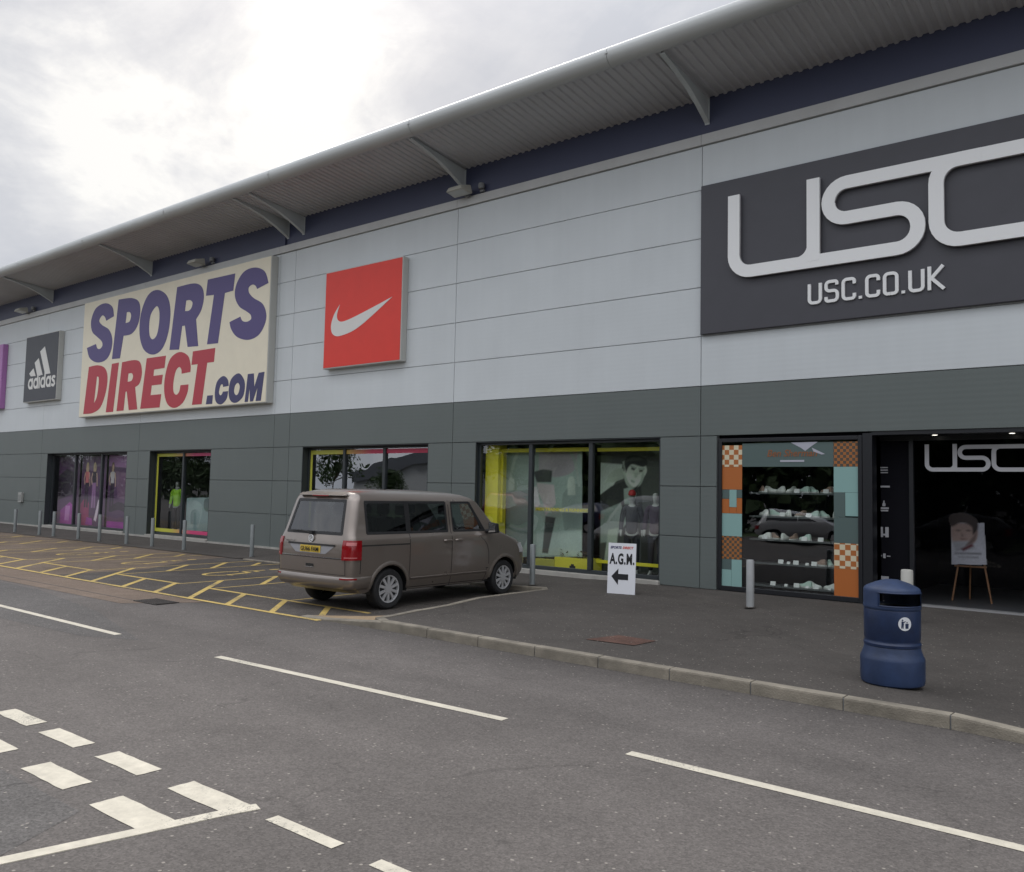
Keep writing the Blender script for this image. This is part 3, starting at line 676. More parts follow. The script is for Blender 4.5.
def shop_window(x0, x1, mullions, y=.25, bottom=.20, glassm='glass', frm='frame', fw=.06, reveal=True, top=3.10):
    fr = MB()
    fr.box(x0+.012,x0+fw+.012,y-.04,y+.05,bottom,top); fr.box(x1-fw-.012,x1-.012,y-.04,y+.05,bottom,top)
    fr.box(x0+fw+.012,x1-fw-.012,y-.04,y+.05,top-fw,top); fr.box(x0+fw+.012,x1-fw-.012,y-.04,y+.05,bottom,bottom+fw+.02)
    for m_ in mullions: fr.box(m_-.05,m_+.05,y-.055,y+.05,bottom+fw+.02,top-fw)
    f = fr.build('window_frame', M[frm], store, bevel=.006)
    g = MB(); xs_ = [x0+fw+.012]+[q for m_ in mullions for q in (m_-.05, m_+.05)]+[x1-fw-.012]
    for a, c in zip(xs_[::2], xs_[1::2]):
        g.poly([(a,y,bottom+fw+.02),(c,y,bottom+fw+.02),(c,y,top-fw),(a,y,top-fw)])
    g.build('pane', M[glassm], f)
    if reveal:
        r = MB(); r.box(x0-.004,x0+.01,.002,y+.05,bottom-.08,top+.012); r.box(x1-.01,x1+.004,.002,y+.05,bottom-.08,top+.012); r.box(x0+.01,x1-.01,.002,y+.05,top+.004,top+.018)
        r.build('reveal', M['frame'], f)
        s = MB(); s.box(x0-.02,x1+.02,-.06,y+.05,.06,bottom-.005); s.build('sill', M['sill'], f, bevel=.008)
    return f
w1 = shop_window(-36.82,-30.27,[-34.75,-32.57])
w2 = shop_window(-28.66,-24.83,[-26.8])
w3 = shop_window(-20.1,-15.05,[-18.5,-16.87], glassm='glass_mirror')
w4 = shop_window(-13.45,-8.45,[-11.85,-10.2], y=.14)
w5 = shop_window(-7.19,-4.46,[], y=.06, bottom=.125, frm='black', fw=.07, reveal=False, top=3.06)
# entrance set back under its own black soffit
fr = MB()
fr.box(-4.46,-4.30,.02,.6,.12,3.1); fr.box(-4.30,1.0,.5,.6,2.98,3.1); fr.box(.9,1.0,.02,.6,.12,3.1)
for x in (-3.78,-1.35): fr.box(x-.035,x+.035,.5,.58,.14,2.98)
fr.box(-4.3,1.0,.02,.6,3.06,3.12)
entrance = fr.build('shop_entrance', M['black'], store)
g = MB(); g.poly([(-4.29,.56,.14),(.9,.56,.14),(.9,.56,2.98),(-4.29,.56,2.98)]); g.build('pane', M['glass_dark'], entrance)
g = MB(); g.box(-4.28,.9,.44,.62,.12,.15); g.build('threshold', mat('steel_threshold', (.5,.5,.5), .35, .6), entrance)
dl = mat('lit_downlight', (1,.95,.85), .5, emit=2.2)
for x in (-3.35,-2.2,-1.0):
    g = MB(); g.lathe([(.045,0),(.0,.001)], 12, (x,.3,3.053)); g.build('downlight', dl, entrance)
for a, c in ((XL,-36.85),(-30.25,-28.68),(-24.8,-20.12),(-15.03,-13.47)):
    s = MB(); s.box(a,c,-.05,.0,.06,.15); s.build('wall_base', M['sill'], store)

# brown brand-less decals that belong to the windows
grad = ramp_x('yellow_to_pink_strip', -27.6, -26.2, (.50,.50,.06), (.55,.05,.16))
b = MB(); y = .243
b.box(-28.58,-28.47,y-.003,y,.30,3.02); b.box(-28.47,-24.93,y-.003,y,2.92,3.02); b.box(-28.47,-24.93,y-.003,y,.30,.42)
b.build('border_decal', grad, w2)
grad3 = ramp_x('yellow_to_red_strip', -18.9, -17.4, (.50,.50,.07), (.55,.04,.10))
b = MB(); b.box(-20.02,-19.93,y-.003,y,.30,3.02); b.box(-19.93,-15.14,y-.003,y,2.90,3.02); b.box(-15.24,-15.14,y-.003,y,.3,2.9)
b.build('border_decal', grad3, w3)

# ------------------------------------------------------------------ shop signs
cream = mat('cream_sign_face', (.78,.715,.56), .5, var=.03)
purple = mat('purple_lettering', (.08,.058,.19), .5)
navy_l = mat('navy_lettering', (.045,.042,.125), .5)
red_l = mat('red_lettering', (.44,.032,.05), .5)
sign_edge = mat('sign_edge_metal', (.50,.50,.47), .5)
charcoal = mat('charcoal_sign_face', (.058,.062,.072), .55, var=.05)
charcoal2 = mat('dark_slate_sign_face', (.055,.054,.064), .5, var=.05)
red_face = mat('red_sign_face', (.72,.038,.022), .5, var=.03)
letter_w = mat('white_sign_lettering', (.70,.69,.655), .5)
letter_b = mat('built_up_letter_metal', (.80,.80,.79), .4)
lilac = mat('lilac_sign_face', (.40,.17,.42), .5)

def sign(x0, x1, z0, z1, d, face, label, edge=None, inset=.03):
    b = MB(); b.box(x0,x1,-d,-.004,z0,z1)
    o = b.build('shop_sign', edge or sign_edge, None, bevel=.012)
    f = MB(); f.box(x0+inset,x1-inset,-d-.008,-d+.004,z0+inset,z1-inset)
    f.build('sign_face', face, o)
    tag(o, label, 'sign')
    return o
s1 = sign(-33.68,-21.60,4.46,8.97,.25, cream, 'large cream sign with purple and red capital letters')
for k, loops in SPORTS.items():
    m = red_l if k in ('D','I','R2','E','C','T2') else (navy_l if k in ('dot','c','o','m') else purple)
    flat('letter', [smooth_loop(l) for l in loops], -.264, .006, m, s1)
s2 = sign(-19.06,-15.93,5.28,8.05,.21, red_face, 'square red sign with a white tick')
flat('tick_emblem', [smooth_loop(SWOOSH, 6)], -.224, .006, letter_w, s2)
s3 = sign(-38.98,-35.85,5.30,8.13,.21, charcoal, 'square charcoal sign with three slanted white bars')
emb = [flat('emblem', [smooth_loop(l)], -.224, .006, letter_w) for l in STRIPES]
join_meshes('bar_emblem', emb, s3)
# lower case lettering: round bowls and straight stems
def bowl(cx, cz, r): return [circle(cx,cz,r), circle(cx,cz,r-.115)]
x = -38.55; zb, xh = 5.84, .47; r = xh/2; pcs = []
def stem(x0, z0, z1, off): pcs.append(flat('l', [[(x0,z0),(x0+.115,z0),(x0+.115,z1),(x0,z1)]], -.2245-off, .006, letter_w))
for ch in 'adidas':
    if ch in 'ad':
        pcs.append(flat('l', bowl(x+r, zb+r, r), -.224, .006, letter_w))
        stem(x+2*r-.115, zb, zb+(xh if ch == 'a' else .68), .001); x += 2*r+.045
    elif ch == 'i':
        stem(x, zb, zb+xh, 0); stem(x, zb+xh+.06, zb+.68, 0); x += .16
    else:
        S_ = [(x+.33,zb+xh-.1),(x+.24,zb+xh-.055),(x+.12,zb+xh-.06),(x+.065,zb+xh-.13),(x+.13,zb+xh-.2),(x+.25,zb+xh-.25),(x+.30,zb+.11),(x+.22,zb+.055),(x+.1,zb+.06),(x+.02,zb+.11)]
        pcs.append(flat('l', [stroke(S_, .11)], -.224, .006, letter_w)); x += .40
join_meshes('lettering', pcs, s3)
s4 = sign(-44.2,-41.40,5.18,8.08,.21, lilac, 'lilac sign cut off by the left edge of the photo', edge=lilac)

# big entrance sign with rounded stroke letters
s5 = sign(-7.53,.55,5.14,8.17,.09, charcoal2, 'wide dark slate sign with big rounded metal letters and smaller lettering below', edge=charcoal2, inset=.01)
def rounded_logo(x0, z0, k, y, depth, m, parent, w=.235):
    T = lambda P: [(x0+a*k, z0+c*k) for a, c in P]
    paths = [([(.12,1.66),(.12,.12),(3.43,.12),(3.43,.82),(1.93,.82),(1.93,1.47),(5.5,1.47),(5.5,1.0)], .34, 0),
             ([(1.66,.125),(1.66,1.66)], 0, .003), ([(5.5,.6),(5.5,.12),(3.72,.12),(3.72,1.47),(4.4,1.47)], .36, .006)]
    ps = [flat('l', [stroke(T(P), (w if i < 3 else .12)*k, r_*k)], y-depth-o_*min(1,k), depth+o_*min(1,k), m) for i, (P, r_, o_) in enumerate(paths)]
    xe, ze, rf = 1.66-w/2+.004, .12+w/2-.004, .2
    fp = [(xe, ze)]+[(xe-rf+rf*math.cos(a), ze+rf+rf*math.sin(a)) for a in [R(-90*q/8) for q in range(9)]]
    ps.append(flat('l', [T(fp)], y-depth-.002*k, depth, m))
    return join_meshes('lettering', ps, parent)
rounded_logo(-6.90, 6.135, 1.0, -.155, .05, letter_b, s5)
# stand-off edge behind the face of the letters
rounded_logo(-6.90, 6.135, 1.0, -.10, .05, mat('letter_return', (.17,.16,.18), .5), s5, .228)
def squared_text(body, x0, x1, z0, h, y, depth, m, parent, sw=.135):
    ch = {'U': ([[(0,1),(0,0),(.62,0),(.62,1)]], .62), 'S': ([[(.60,.80),(.60,1),(0,1),(0,.52),(.62,.52),(.62,0),(0,0),(0,.22)]], .62), 'C': ([[(.6,.74),(.6,1),(0,1),(0,0),(.6,0),(.6,.26)]], .60),
          'O': ([[(.31,0),(0,0),(0,1),(.62,1),(.62,0),(.30,0)]], .62), '.': ([[(0,-.07),(0,.07)]], .02), 'K': ([[(0,-.07),(0,1.07)],[(.66,1.07),(.10,.5),(.70,-.07)]], .66)}
    tot = 0; pos = []
    for c in body: pos.append(tot); tot += ch[c][1]+.32
    tot -= .32; kx = (x1-x0)/(tot+sw); ps = []
    for c, p in zip(body, pos):
        for i, P in enumerate(ch[c][0]):
            pts = [(x0+(p+a+sw/2)*kx, z0+(q*(1-sw)+sw/2)*h) for a, q in P]
            ps.append(flat('l', [stroke(pts, sw*h, .16*h if c not in 'K.' else 0)], y-depth-.001*i, depth, m))
    return join_meshes('lettering', ps, parent)
squared_text('USC.CO.UK', -5.36, -3.08, 5.47, .41, -.10, .035, letter_b, s5)
# entrance letters on the glass
rounded_logo(-3.565, 2.44, .285, .545, .008, mat('pale_glass_lettering', (.50,.50,.52), .5), entrance, .24)
# column of small white logos beside the entrance (too small to read)
dim = mat('small_pale_logo', (.40,.40,.42), .6)
def logo_piece(rects, name='small_logo'):
    b = MB()
    for x0,x1,z0,z1 in rects: b.box(x0,x1,.535,.545,z0,z1)
    return b.build(name, dim, entrance)
X = -4.245
b = MB(); b.box(-4.296,-3.82,.548,.556,.15,2.97); b.build('side_panel', M['inside_dark'], entrance)
logo_piece([(X-.07,X+.07,2.50,2.52),(X-.07,X+.07,2.455,2.475),(X-.06,X+.07,2.41,2.43)])
logo_piece([(X-.1,X+.1,2.155,2.185)])
logo_piece([(X-.08,X+.08,1.77,1.80),(X-.07,X+.07,1.73,1.755),(X-.025,X+.025,1.82,1.87),(X-.012,X+.012,1.87,1.92)])
logo_piece([(X-.075,X-.02,1.27,1.45),(X+.02,X+.075,1.27,1.45),(X-.02,X+.02,1.30,1.33)])
logo_piece([(X-.02,X+.02,.90,.98),(X-.1,X-.04,.93,.945),(X+.04,X+.1,.93,.945)])
logo_piece([(X-.07,X+.07,.52,.58)])

# ------------------------------------------------------------------ checker window decals and shoe display
orange = mat('orange_decal', (.42,.125,.025), .5)
aqua = mat('aqua_decal', (.24,.40,.375), .5)
teal = mat('dull_teal_decal', (.085,.125,.118), .5)
ck_big = checker('cream_orange_checker', (.62,.56,.40), (.40,.13,.03), 10.5)
ck_small = checker('fine_orange_checker', (.36,.13,.03), (.07,.06,.045), 19)
d = MB()
zl = [2.93,2.51,2.07,1.61,1.17,.73,.2]; zr = [2.96,2.51,2.05,1.61,1.15,.70,.2]
def dec(x0,x1,z0,z1,mi): d.box(x0+.002,x1-.002,.052,.056,z0+.002,z1-.002,mi)
xl0, xl1, xr0, xr1 = -7.11, -6.70, -4.97, -4.545
dec(xl0,xl1,zl[1],zl[0],0); dec(xl0,xl1,zl[2],zl[1],2)
dec(xl0,xl0+.15,zl[3]+.28,zl[2],4); dec(xl0+.15,xl0+.3,zl[3]+.12,zl[2],3); dec(xl0+.3,xl1,zl[3]+.3,zl[2],4); dec(xl0,xl0+.15,zl[3],zl[3]+.28,2); dec(xl0+.15,xl0+.3,zl[3],zl[3]+.12,2); dec(xl0+.3,xl1,zl[3],zl[3]+.3,2)
dec(xl0,xl1,zl[4],zl[3],3); dec(xl0,xl1,zl[5],zl[4],1)
dec(xl0,xl0+.2,zl[6],zl[5]-.2,3); dec(xl0+.2,xl1,zl[6],zl[5],3); dec(xl0,xl0+.2,zl[5]-.2,zl[5],4)
dec(xr0,xr1,zr[1],zr[0],1); dec(xr0,xr1,zr[2],zr[1],3); dec(xr0,xr0+.2,zr[3],zr[2],4); dec(xr0+.2,xr1,zr[3]+.02,zr[2],3)
dec(xr0,xr1,zr[4],zr[3],4); dec(xr0,xr1,zr[5],zr[4],0); dec(xr0,xr1,zr[6],zr[5],2)
dec(xl1,xr0,2.51,2.96,4)
d.build('checker_decal', [ck_big, ck_small, orange, aqua, teal], w5)
script = text('orange_script', 'Ben Sherman', -6.20, -5.26, 2.70, 2.83, .046, .004, mat('faded_orange_script', (.26,.095,.035), .6), w5, bold=.01, shear=.25)
b = MB(); b.poly([(-5.75,.0455,2.96),(-5.25,.0455,2.965),(-5.4,.0455,2.86),(-5.48,.0455,2.80),(-5.56,.0455,2.86)]); b.poly([(-5.36,.0455,2.86),(-5.12,.0455,2.74),(-5.18,.0455,2.73),(-5.33,.0455,2.79)]); b.box(-5.95,-5.5,.045,.048,2.60,2.635)
b.build('pale_emblem', mat('pale_lilac_decal', (.42,.42,.48), .5), w5)
shelf_m = mat('glass_shelf_edge', (.10,.11,.11), .3)
SHZ = [2.03, 1.58, 1.14, .69, .27]
for i, z in enumerate(SHZ):
    b = MB(); b.box(-6.66,-4.6,.30,.72,z-.03,z)
    tag(b.build('display_shelf', shelf_m), '%s dark shelf inside the checker edged shop window' % ['topmost','second highest','middle','second lowest','lowest'][i], 'shelf', 'shelves in the checker edged window')
def shoe_mesh(upper, sole):
    b = MB(); secs = []
    for t, w, z1 in ((0,.03,.045),(.1,.043,.06),(.3,.047,.065),(.5,.042,.085),(.68,.038,.115),(.85,.037,.125),(1,.024,.115)):
        x = -.14+.28*t
        secs.append([(x,-w,.022),(x,-w*.95,z1*.6),(x,-w*.45,z1),(x,w*.45,z1),(x,w*.95,z1*.6),(x,w,.022)])
    vs = [p for s in secs for p in s]; n = 6
    b.add(vs, [(i*n+k,(i+1)*n+k,(i+1)*n+k+1,i*n+k+1) for i in range(len(secs)-1) for k in range(n-1)]+[(0,1,2,3,4,5),tuple(len(vs)-1-k for k in range(6))], 0, True)
    up = b
    s = MB(); out = [(-.145,-.03),(-.1,-.047),(.0,-.05),(.1,-.041),(.15,-.026),(.15,.026),(.1,.041),(0,.05),(-.1,.047),(-.145,.03)]
    s.add([(x,y,0) for x,y in out]+[(x,y,.026) for x,y in out], [tuple(range(9,-1,-1)), tuple(range(10,20))]+[(k,(k+1) % 10,10+(k+1) % 10,10+k) for k in range(10)])
    return up, s
shoe_w = mat('white_canvas_shoe', (.75,.77,.72), .7); shoe_g = mat('sage_shoe', (.48,.62,.54), .7); shoe_t = mat('tan_shoe', (.30,.20,.15), .7)
sole_m = mat('pale_rubber_sole', (.55,.55,.52), .6); card_m = mat('white_price_card', (.68,.68,.66), .6)
PLACE = {0: [(-6.46,60,2),(-6.28,20,0),(-6.10,35,0),(-5.88,100,0),(-5.66,20,1),(-5.46,45,1),(-5.22,30,2),(-5.04,20,0)], 1: [(-6.42,40,0),(-6.18,20,1),(-5.96,50,0),(-5.70,110,2),(-5.48,20,1),(-5.26,45,1),(-5.06,80,0)],
         2: [(-6.40,20,0),(-6.20,45,2),(-6.0,95,0),(-5.84,95,2),(-5.62,30,1)], 3: [(-5.36,20,2),(-5.16,60,1)], 4: [(-5.62,20,1),(-5.45,15,0),(-5.15,20,0)]}
ordn = ['first','second','third','fourth','fifth','sixth','seventh','eighth']
shn = ['top shelf','second shelf down','middle shelf','fourth shelf down','lowest shelf']
cn = ['white','sage green','tan']
for si, L in PLACE.items():
    for k, (x, a, c) in enumerate(L):
        e = empty('shoe', (x, .44, SHZ[si]+.001), '%s trainer, %s from left on the %s, checker window' % (cn[c], ordn[k], shn[si]), 'shoe', 'shoes in the checker edged window', R(180-a if k % 2 else -a))
        u, s = shoe_mesh(None, None)
        u.build('shoe_upper', (shoe_w, shoe_g, shoe_t)[c], e, world=False); s.build('sole', sole_m, e, world=False)
CARDS = {0: (-6.36,-5.74,-5.20), 1: (-6.02,-5.52), 2: (-6.36,-5.60,-5.3), 3: (-6.05,-5.90,-5.76,-5.55,-5.42,-5.1), 4: (-6.2,-5.95,-5.75,-5.55,-5.38,-5.14)}
for si, L in CARDS.items():
    for k, x in enumerate(L):
        w = .05 if k % 2 == 0 or si < 3 else .03
        b = MB(); b.add([(x-w,.32,SHZ[si]+.001),(x+w,.32,SHZ[si]+.001),(x+w,.345,SHZ[si]+w*1.5),(x-w,.345,SHZ[si]+w*1.5),(x-w,.37,SHZ[si]+.001),(x+w,.37,SHZ[si]+.001)], [(0,1,2,3),(2,5,4,3),(0,3,4),(1,5,2)])
        tag(b.build('price_card', card_m), 'white price card, %s from left on the %s, checker window' % (ordn[k], shn[si]), 'price card', 'price cards in the checker edged window')

# ------------------------------------------------------------------ posters behind the glass
import numpy as np
def printed_material():
    m = mat('printed_poster', (.5,.5,.5), .45); N = m.node_tree.nodes
    a = N.new('ShaderNodeVertexColor'); a.layer_name = 'print'
    m.node_tree.links.new(a.outputs['Color'], N['Principled BSDF'].inputs['Base Color']); return m
PRINT = printed_material()
def layered(name, items, y0, label, cat='poster', thick=.012, step=.017, blur=.016, outline=(0,), grow=1.0):
    """a printed picture: a thin board whose printed colours blend softly like a photograph"""
    loops = [np.array(smooth_loop([(q[0], q[1], q[2] if len(q) > 2 else 0) for q in lp], 4)) for lp, _ in items]
    loops = [np.stack([l[:,0]*grow, np.maximum(1.933+(l[:,1]-1.933)*grow, .13)], 1) for l in loops]
    allp = np.vstack([loops[k] for k in outline]); x0, z0 = allp.min(0); x1, z1 = allp.max(0)
    nx, nz = max(2, int((x1-x0)/step)), max(2, int((z1-z0)/step))
    X, Z = np.meshgrid(np.linspace(x0,x1,nx+1), np.linspace(z0,z1,nz+1))
    rs = np.random.RandomState(len(label)*7+len(items))
    def soft(lp, w):
        a = lp; c = np.roll(lp, -1, 0); d = np.full(X.shape, 1e9); ins = np.zeros(X.shape, bool)
        for (ax, az), (cx, cz) in zip(a, c):
            ex, ez = cx-ax, cz-az; L2 = ex*ex+ez*ez+1e-12
            t = np.clip(((X-ax)*ex+(Z-az)*ez)/L2, 0, 1); d = np.minimum(d, np.hypot(X-ax-t*ex, Z-az-t*ez))
            cond = (az > Z) != (cz > Z)
            ins ^= cond & (X < ex*(Z-az)/(ez if abs(ez) > 1e-9 else 1e-9)+ax)
        sd = np.where(ins, d, -d); return np.clip(.5+sd/(2*w), 0, 1), sd
    def wave():
        f = np.zeros(X.shape)
        for k in range(7):
            a = rs.uniform(0, 6.28); fr_ = rs.uniform(2, 11); f += np.sin((X*math.cos(a)+Z*math.sin(a))*fr_+rs.uniform(0,6.28))/(1+.12*fr_)
        return f/3
    C = np.zeros(X.shape+(3,)); solid_ = np.zeros(X.shape, bool)
    for k, (it, lp) in enumerate(zip(items, loops)):
        c = np.array(it[1]); m_, sd = soft(lp, blur if k else .004)
        lo, hi = lp.min(0), lp.max(0)
        g = (X-(lo[0]+hi[0])/2)/max(.05, hi[0]-lo[0])*rs.uniform(-.35,.35)+(Z-(lo[1]+hi[1])/2)/max(.05, hi[1]-lo[1])*rs.uniform(-.1,.3)
        tone = np.clip(1+g+.16*wave(), .55, 1.5)[..., None]
        C = C*(1-m_[..., None])+c*tone*m_[..., None]
        if k in outline: solid_ |= sd > -.004
    C *= (1+.10*rs.randn(*X.shape)*.5)[..., None]
    C = np.clip(C, .004, .85)
    bm = bmesh.new(); idx = {}
    cl = bm.loops.layers.float_color.new('print')
    vs = [[bm.verts.new((X[r_,q], y0-thick, Z[r_,q])) for q in range(nx+1)] for r_ in range(nz+1)]
    for r_ in range(nz):
        for q in range(nx):
            if solid_[r_:r_+2, q:q+2].sum() < 3: continue
            f = bm.faces.new((vs[r_][q], vs[r_][q+1], vs[r_+1][q+1], vs[r_+1][q]))
            for lo_, (a, c) in zip(f.loops, ((r_,q),(r_,q+1),(r_+1,q+1),(r_+1,q))): lo_[cl] = (*C[a,c], 1)
    bmesh.ops.delete(bm, geom=[v for v in bm.verts if not v.link_faces], context='VERTS')
    ex = bmesh.ops.extrude_face_region(bm, geom=list(bm.faces), use_keep_orig=True)
    bmesh.ops.translate(bm, verts=[v for v in ex['geom'] if isinstance(v, bmesh.types.BMVert)], vec=(0, thick, 0))
    bmesh.ops.recalc_face_normals(bm, faces=bm.faces)
    me = bpy.data.meshes.new(name); bm.to_mesh(me); bm.free()
    o = link_mesh(name, me, PRINT)
    return tag(o, label, cat)
def cm(n, r, g, b_): return (r, g, b_)
def cb(n, r, g, b_): return cm(n, min(.85,r*1.45), min(.85,g*1.45), min(.85,b_*1.45))
p_dark = cm('poster_dark_green', .075,.085,.07); p_light = cm('poster_pale_green', .68,.78,.66); p_jack = cm('poster_near_black', .03,.034,.03)
p_skin = cm('poster_green_grey', .50,.59,.47); p_face = cm('poster_face_tone', .74,.82,.68); p_shirt = cm('poster_shirt_tone', .36,.44,.37)
mk = MAN
layered('window_poster', [([(-10.22,3.02),(-8.62,3.02),(-8.62,.25),(-10.22,.25)], p_dark), (mk['window'], p_light), (mk['hand'], p_skin), (mk['shirt'], p_shirt), (mk['jacket'], p_jack),
   ([(-9.62,2.05),(-9.45,2.10),(-9.30,1.95),(-9.38,1.72),(-9.6,1.72)], p_shirt), (mk['face'], p_face), (mk['ear'], p_skin), (mk['hair'], p_jack), ([(-9.62,2.63),(-9.45,2.73,1),(-9.25,2.74,1),(-9.12,2.68),(-9.25,2.67,1),(-9.45,2.66,1)], p_dark), ([(-9.40,2.50),(-9.24,2.48,1),(-9.20,2.40,1),(-9.28,2.36,1),(-9.42,2.40,1)], p_face), ([(-9.66,2.46),(-9.62,2.33),(-9.56,2.16,1),(-9.45,2.06,1),(-9.36,2.07),(-9.44,2.13,1),(-9.53,2.24,1),(-9.58,2.4)], p_skin), ([(-9.11,2.42),(-9.13,2.28,1),(-9.2,2.15,1),(-9.27,2.1),(-9.2,2.25),(-9.17,2.42)], p_skin), (mk['brow'], p_shirt), (mk['brow2'], p_shirt), (mk['eye'], p_dark), (mk['eye2'], p_dark), (mk['nose'], p_skin), (mk['mouth'], p_shirt),
   ([(-10.2,1.55),(-9.7,1.75),(-9.5,1.35),(-9.9,.9),(-10.2,.85)], p_shirt), ([(-10.0,1.15),(-9.75,1.2),(-9.8,.45),(-10.1,.45)], p_skin)], 1.02,
   'monochrome poster of a short haired man in a dark jacket, behind the board sign', thick=.02, grow=1.029)
bn = BENDING
b_sheet = cm('poster_mint', .30,.38,.33); b_floor = cm('poster_floor_mint', .42,.52,.46); b_lanc = cm('poster_lancet', .46,.53,.45); b_hair = cm('poster_hair', .04,.045,.045)
b_torso = cm('poster_blush', .50,.44,.43); b_leg = cm('poster_leg', .05,.06,.055); b_arch = cm('poster_rib', .38,.45,.39); p_paint = cm('poster_blush_pale', .58,.55,.54)
layered('window_poster', [(bn['sheet'], b_sheet), ([(-13.1,1.9),(-12.3,2.0),(-12.1,1.2),(-12.6,.3),(-13.2,.3)], (.14,.18,.165)), ([(-12.0,2.95),(-10.9,2.95),(-11.0,2.45,1),(-11.5,2.3,1),(-12.0,2.4)], (.36,.33,.34)), ([(-11.3,1.9,1),(-10.7,2.1,1),(-10.65,1.0),(-11.2,.9)], (.27,.34,.30)), (bn['arch'], b_arch), (bn['arch2'], b_arch), (bn['lancet'], b_lanc), (bn['lancet2'], b_lanc), (bn['floor'], b_floor), (bn['torso'], b_torso), (bn['arm'], p_paint), (bn['leg'], b_leg), (bn['hair'], b_hair)], .64,
   'mint coloured poster of a person bending forward under church arches', thick=.02)
yel = mat('yellow_display_trim', (.72,.64,.03), .5, var=.06)
def thing_box(name, boxes, m, label, cat, group=None, bevel=.004):
    b = MB()
    for q in boxes: b.box(*q)
    return tag(b.build(name, m, bevel=bevel), label, cat, group)
thing_box('display_column', [(-13.38,-12.98,.30,.62,.123,3.25)], yel, 'square yellow column at the left end of the yellow trimmed shop window', 'column')
thing_box('hanging_band', [(-13.0,-12.02,.42,.46,2.88,2.97),(-11.95,-10.38,.42,.46,2.88,2.97),(-10.24,-8.66,.42,.46,2.87,2.95),(-13.0,-12.93,.42,.46,1.2,2.88)], yel, 'yellow band hung along the top of the shop window behind the van', 'band')
o = thing_box('text_band', [(-11.95,-10.40,.415,.425,1.505,1.60)], mat('clear_yellow_band', (.34,.36,.20), .5), 'narrow yellow lettered band across the middle pane', 'band', bevel=0)
text('band_lettering', 'MEN TRAINING & RUNNING', -11.9, -10.44, 1.52, 1.585, .410, .004, yel, o, bold=.02)
o = thing_box('display_box', [(-11.40,-10.42,.48,.95,.123,.47)], yel, 'bright yellow plinth box with a small black emblem', 'display box')
flat('emblem', [[(-10.98,.30),(-10.94,.30),(-10.94,.34),(-10.86,.34),(-10.86,.30),(-10.82,.30),(-10.82,.24),(-10.98,.24)]], .476, .004, M['black'], o)
thing_box('display_step', [(-11.98,-11.42,.5,.95,.123,.40)], mat('olive_yellow_step', (.45,.42,.06), .5), 'low olive yellow display step beside the plinth box', 'display step')
thing_box('rail', [(-10.1,-8.56,.20,.23,.44,.51)], yel, 'low yellow rail across the pane with the man poster', 'rail')
# dark leafy plants under the mint poster
leaf_d = mat('dark_display_leaf', (.03,.045,.03), .6)
for cx, lab in ((-11.25,'small dark leafy plant left of its twin on the yellow plinth box'), (-10.78,'small dark leafy plant right of its twin on the yellow plinth box')):
    b = MB()
    for k in range(46):
        a = random.uniform(0,2*PI); r = random.uniform(.02,.16); z = .47+random.uniform(.0,.17)
        p = Vector((cx+r*math.cos(a), .66+r*math.sin(a)*.6, z)); dv = Vector((math.cos(a),math.sin(a),.6)).normalized()*.06; sv = dv.cross(Vector((0,0,1))).normalized()*.022
        b.poly([p-dv*.5, p+sv, p+dv, p-sv])
    b.tube([(cx,.66,.471),(cx,.66,.56)], .012, 6)
    tag(b.build('potted_plant', leaf_d, recalc=False), lab, 'plant', 'small plants in the shop window')

# purple posters in the far window
pv = cb('poster_purple_dark', .085,.035,.095); pv2 = cb('poster_mauve', .27,.13,.28); pv3 = cb('poster_magenta', .26,.03,.24); pcrim = cb('poster_crimson', .24,.02,.09); ptan = cb('poster_tan_skin', .42,.28,.22); pblond = cb('poster_blond', .42,.34,.20); pdk = cb('poster_plum_black', .035,.02,.04); ppink = cb('poster_pink_white', .58,.46,.54)
layered('window_poster', [([(-36.7,3.02),(-34.83,3.02),(-34.83,.22),(-36.7,.22)], pv), ([(-36.4,.22),(-35.1,.22),(-35.1,.95),(-35.6,1.15),(-36.4,.8)], pv3), ([(-36.0,.4),(-35.6,.4),(-35.55,1.0),(-35.95,1.0)], cb('poster_magenta_pale',.42,.16,.40)), ([(-36.7,1.2),(-35.2,1.5),(-35.0,2.3),(-36.0,2.5),(-36.7,2.2)], pdk)], .47, 'dark purple poster with magenta base, leftmost pane of the far window', thick=.02)
def ell(cx, cz, rx, rz): return [(cx+rx*math.cos(a), cz+rz*math.sin(a), 1) for a in [2*PI*k/9 for k in range(9)]]
def figure(x, zt, hair, top, legs, s=1.0):
    """standing model: hair, face, top, arms and legs"""
    return [(ell(x, zt-.20*s, .12*s, .24*s), hair), (ell(x+.01, zt-.15*s, .062*s, .095*s), ptan), ([(x-.04,zt-.22*s),(x+.04,zt-.22*s),(x+.05,zt-.34*s),(x-.05,zt-.34*s)], ptan),
            ([(x-.17*s,zt-.36*s,1),(x+.17*s,zt-.36*s,1),(x+.12*s,zt-.62*s),(x+.13*s,zt-.78*s),(x-.13*s,zt-.78*s),(x-.12*s,zt-.62*s)], top),
            (stroke([(x-.17*s,zt-.38*s),(x-.25*s,zt-.62*s),(x-.16*s,zt-.84*s)], .07*s), ptan), (stroke([(x+.17*s,zt-.38*s),(x+.22*s,zt-.64*s),(x+.24*s,zt-.9*s)], .07*s), ptan),
            ([(x-.14*s,zt-.77*s),(x+.14*s,zt-.77*s),(x+.16*s,zt-1.75*s),(x+.03*s,zt-1.75*s),(x,zt-1.0*s),(x-.04*s,zt-1.75*s),(x-.17*s,zt-1.75*s)], legs)]
pcoral = cb('poster_coral',.5,.15,.16); pbrown = cb('poster_brown_hair',.12,.08,.05); pgrey = cb('poster_soft_white',.4,.36,.38)
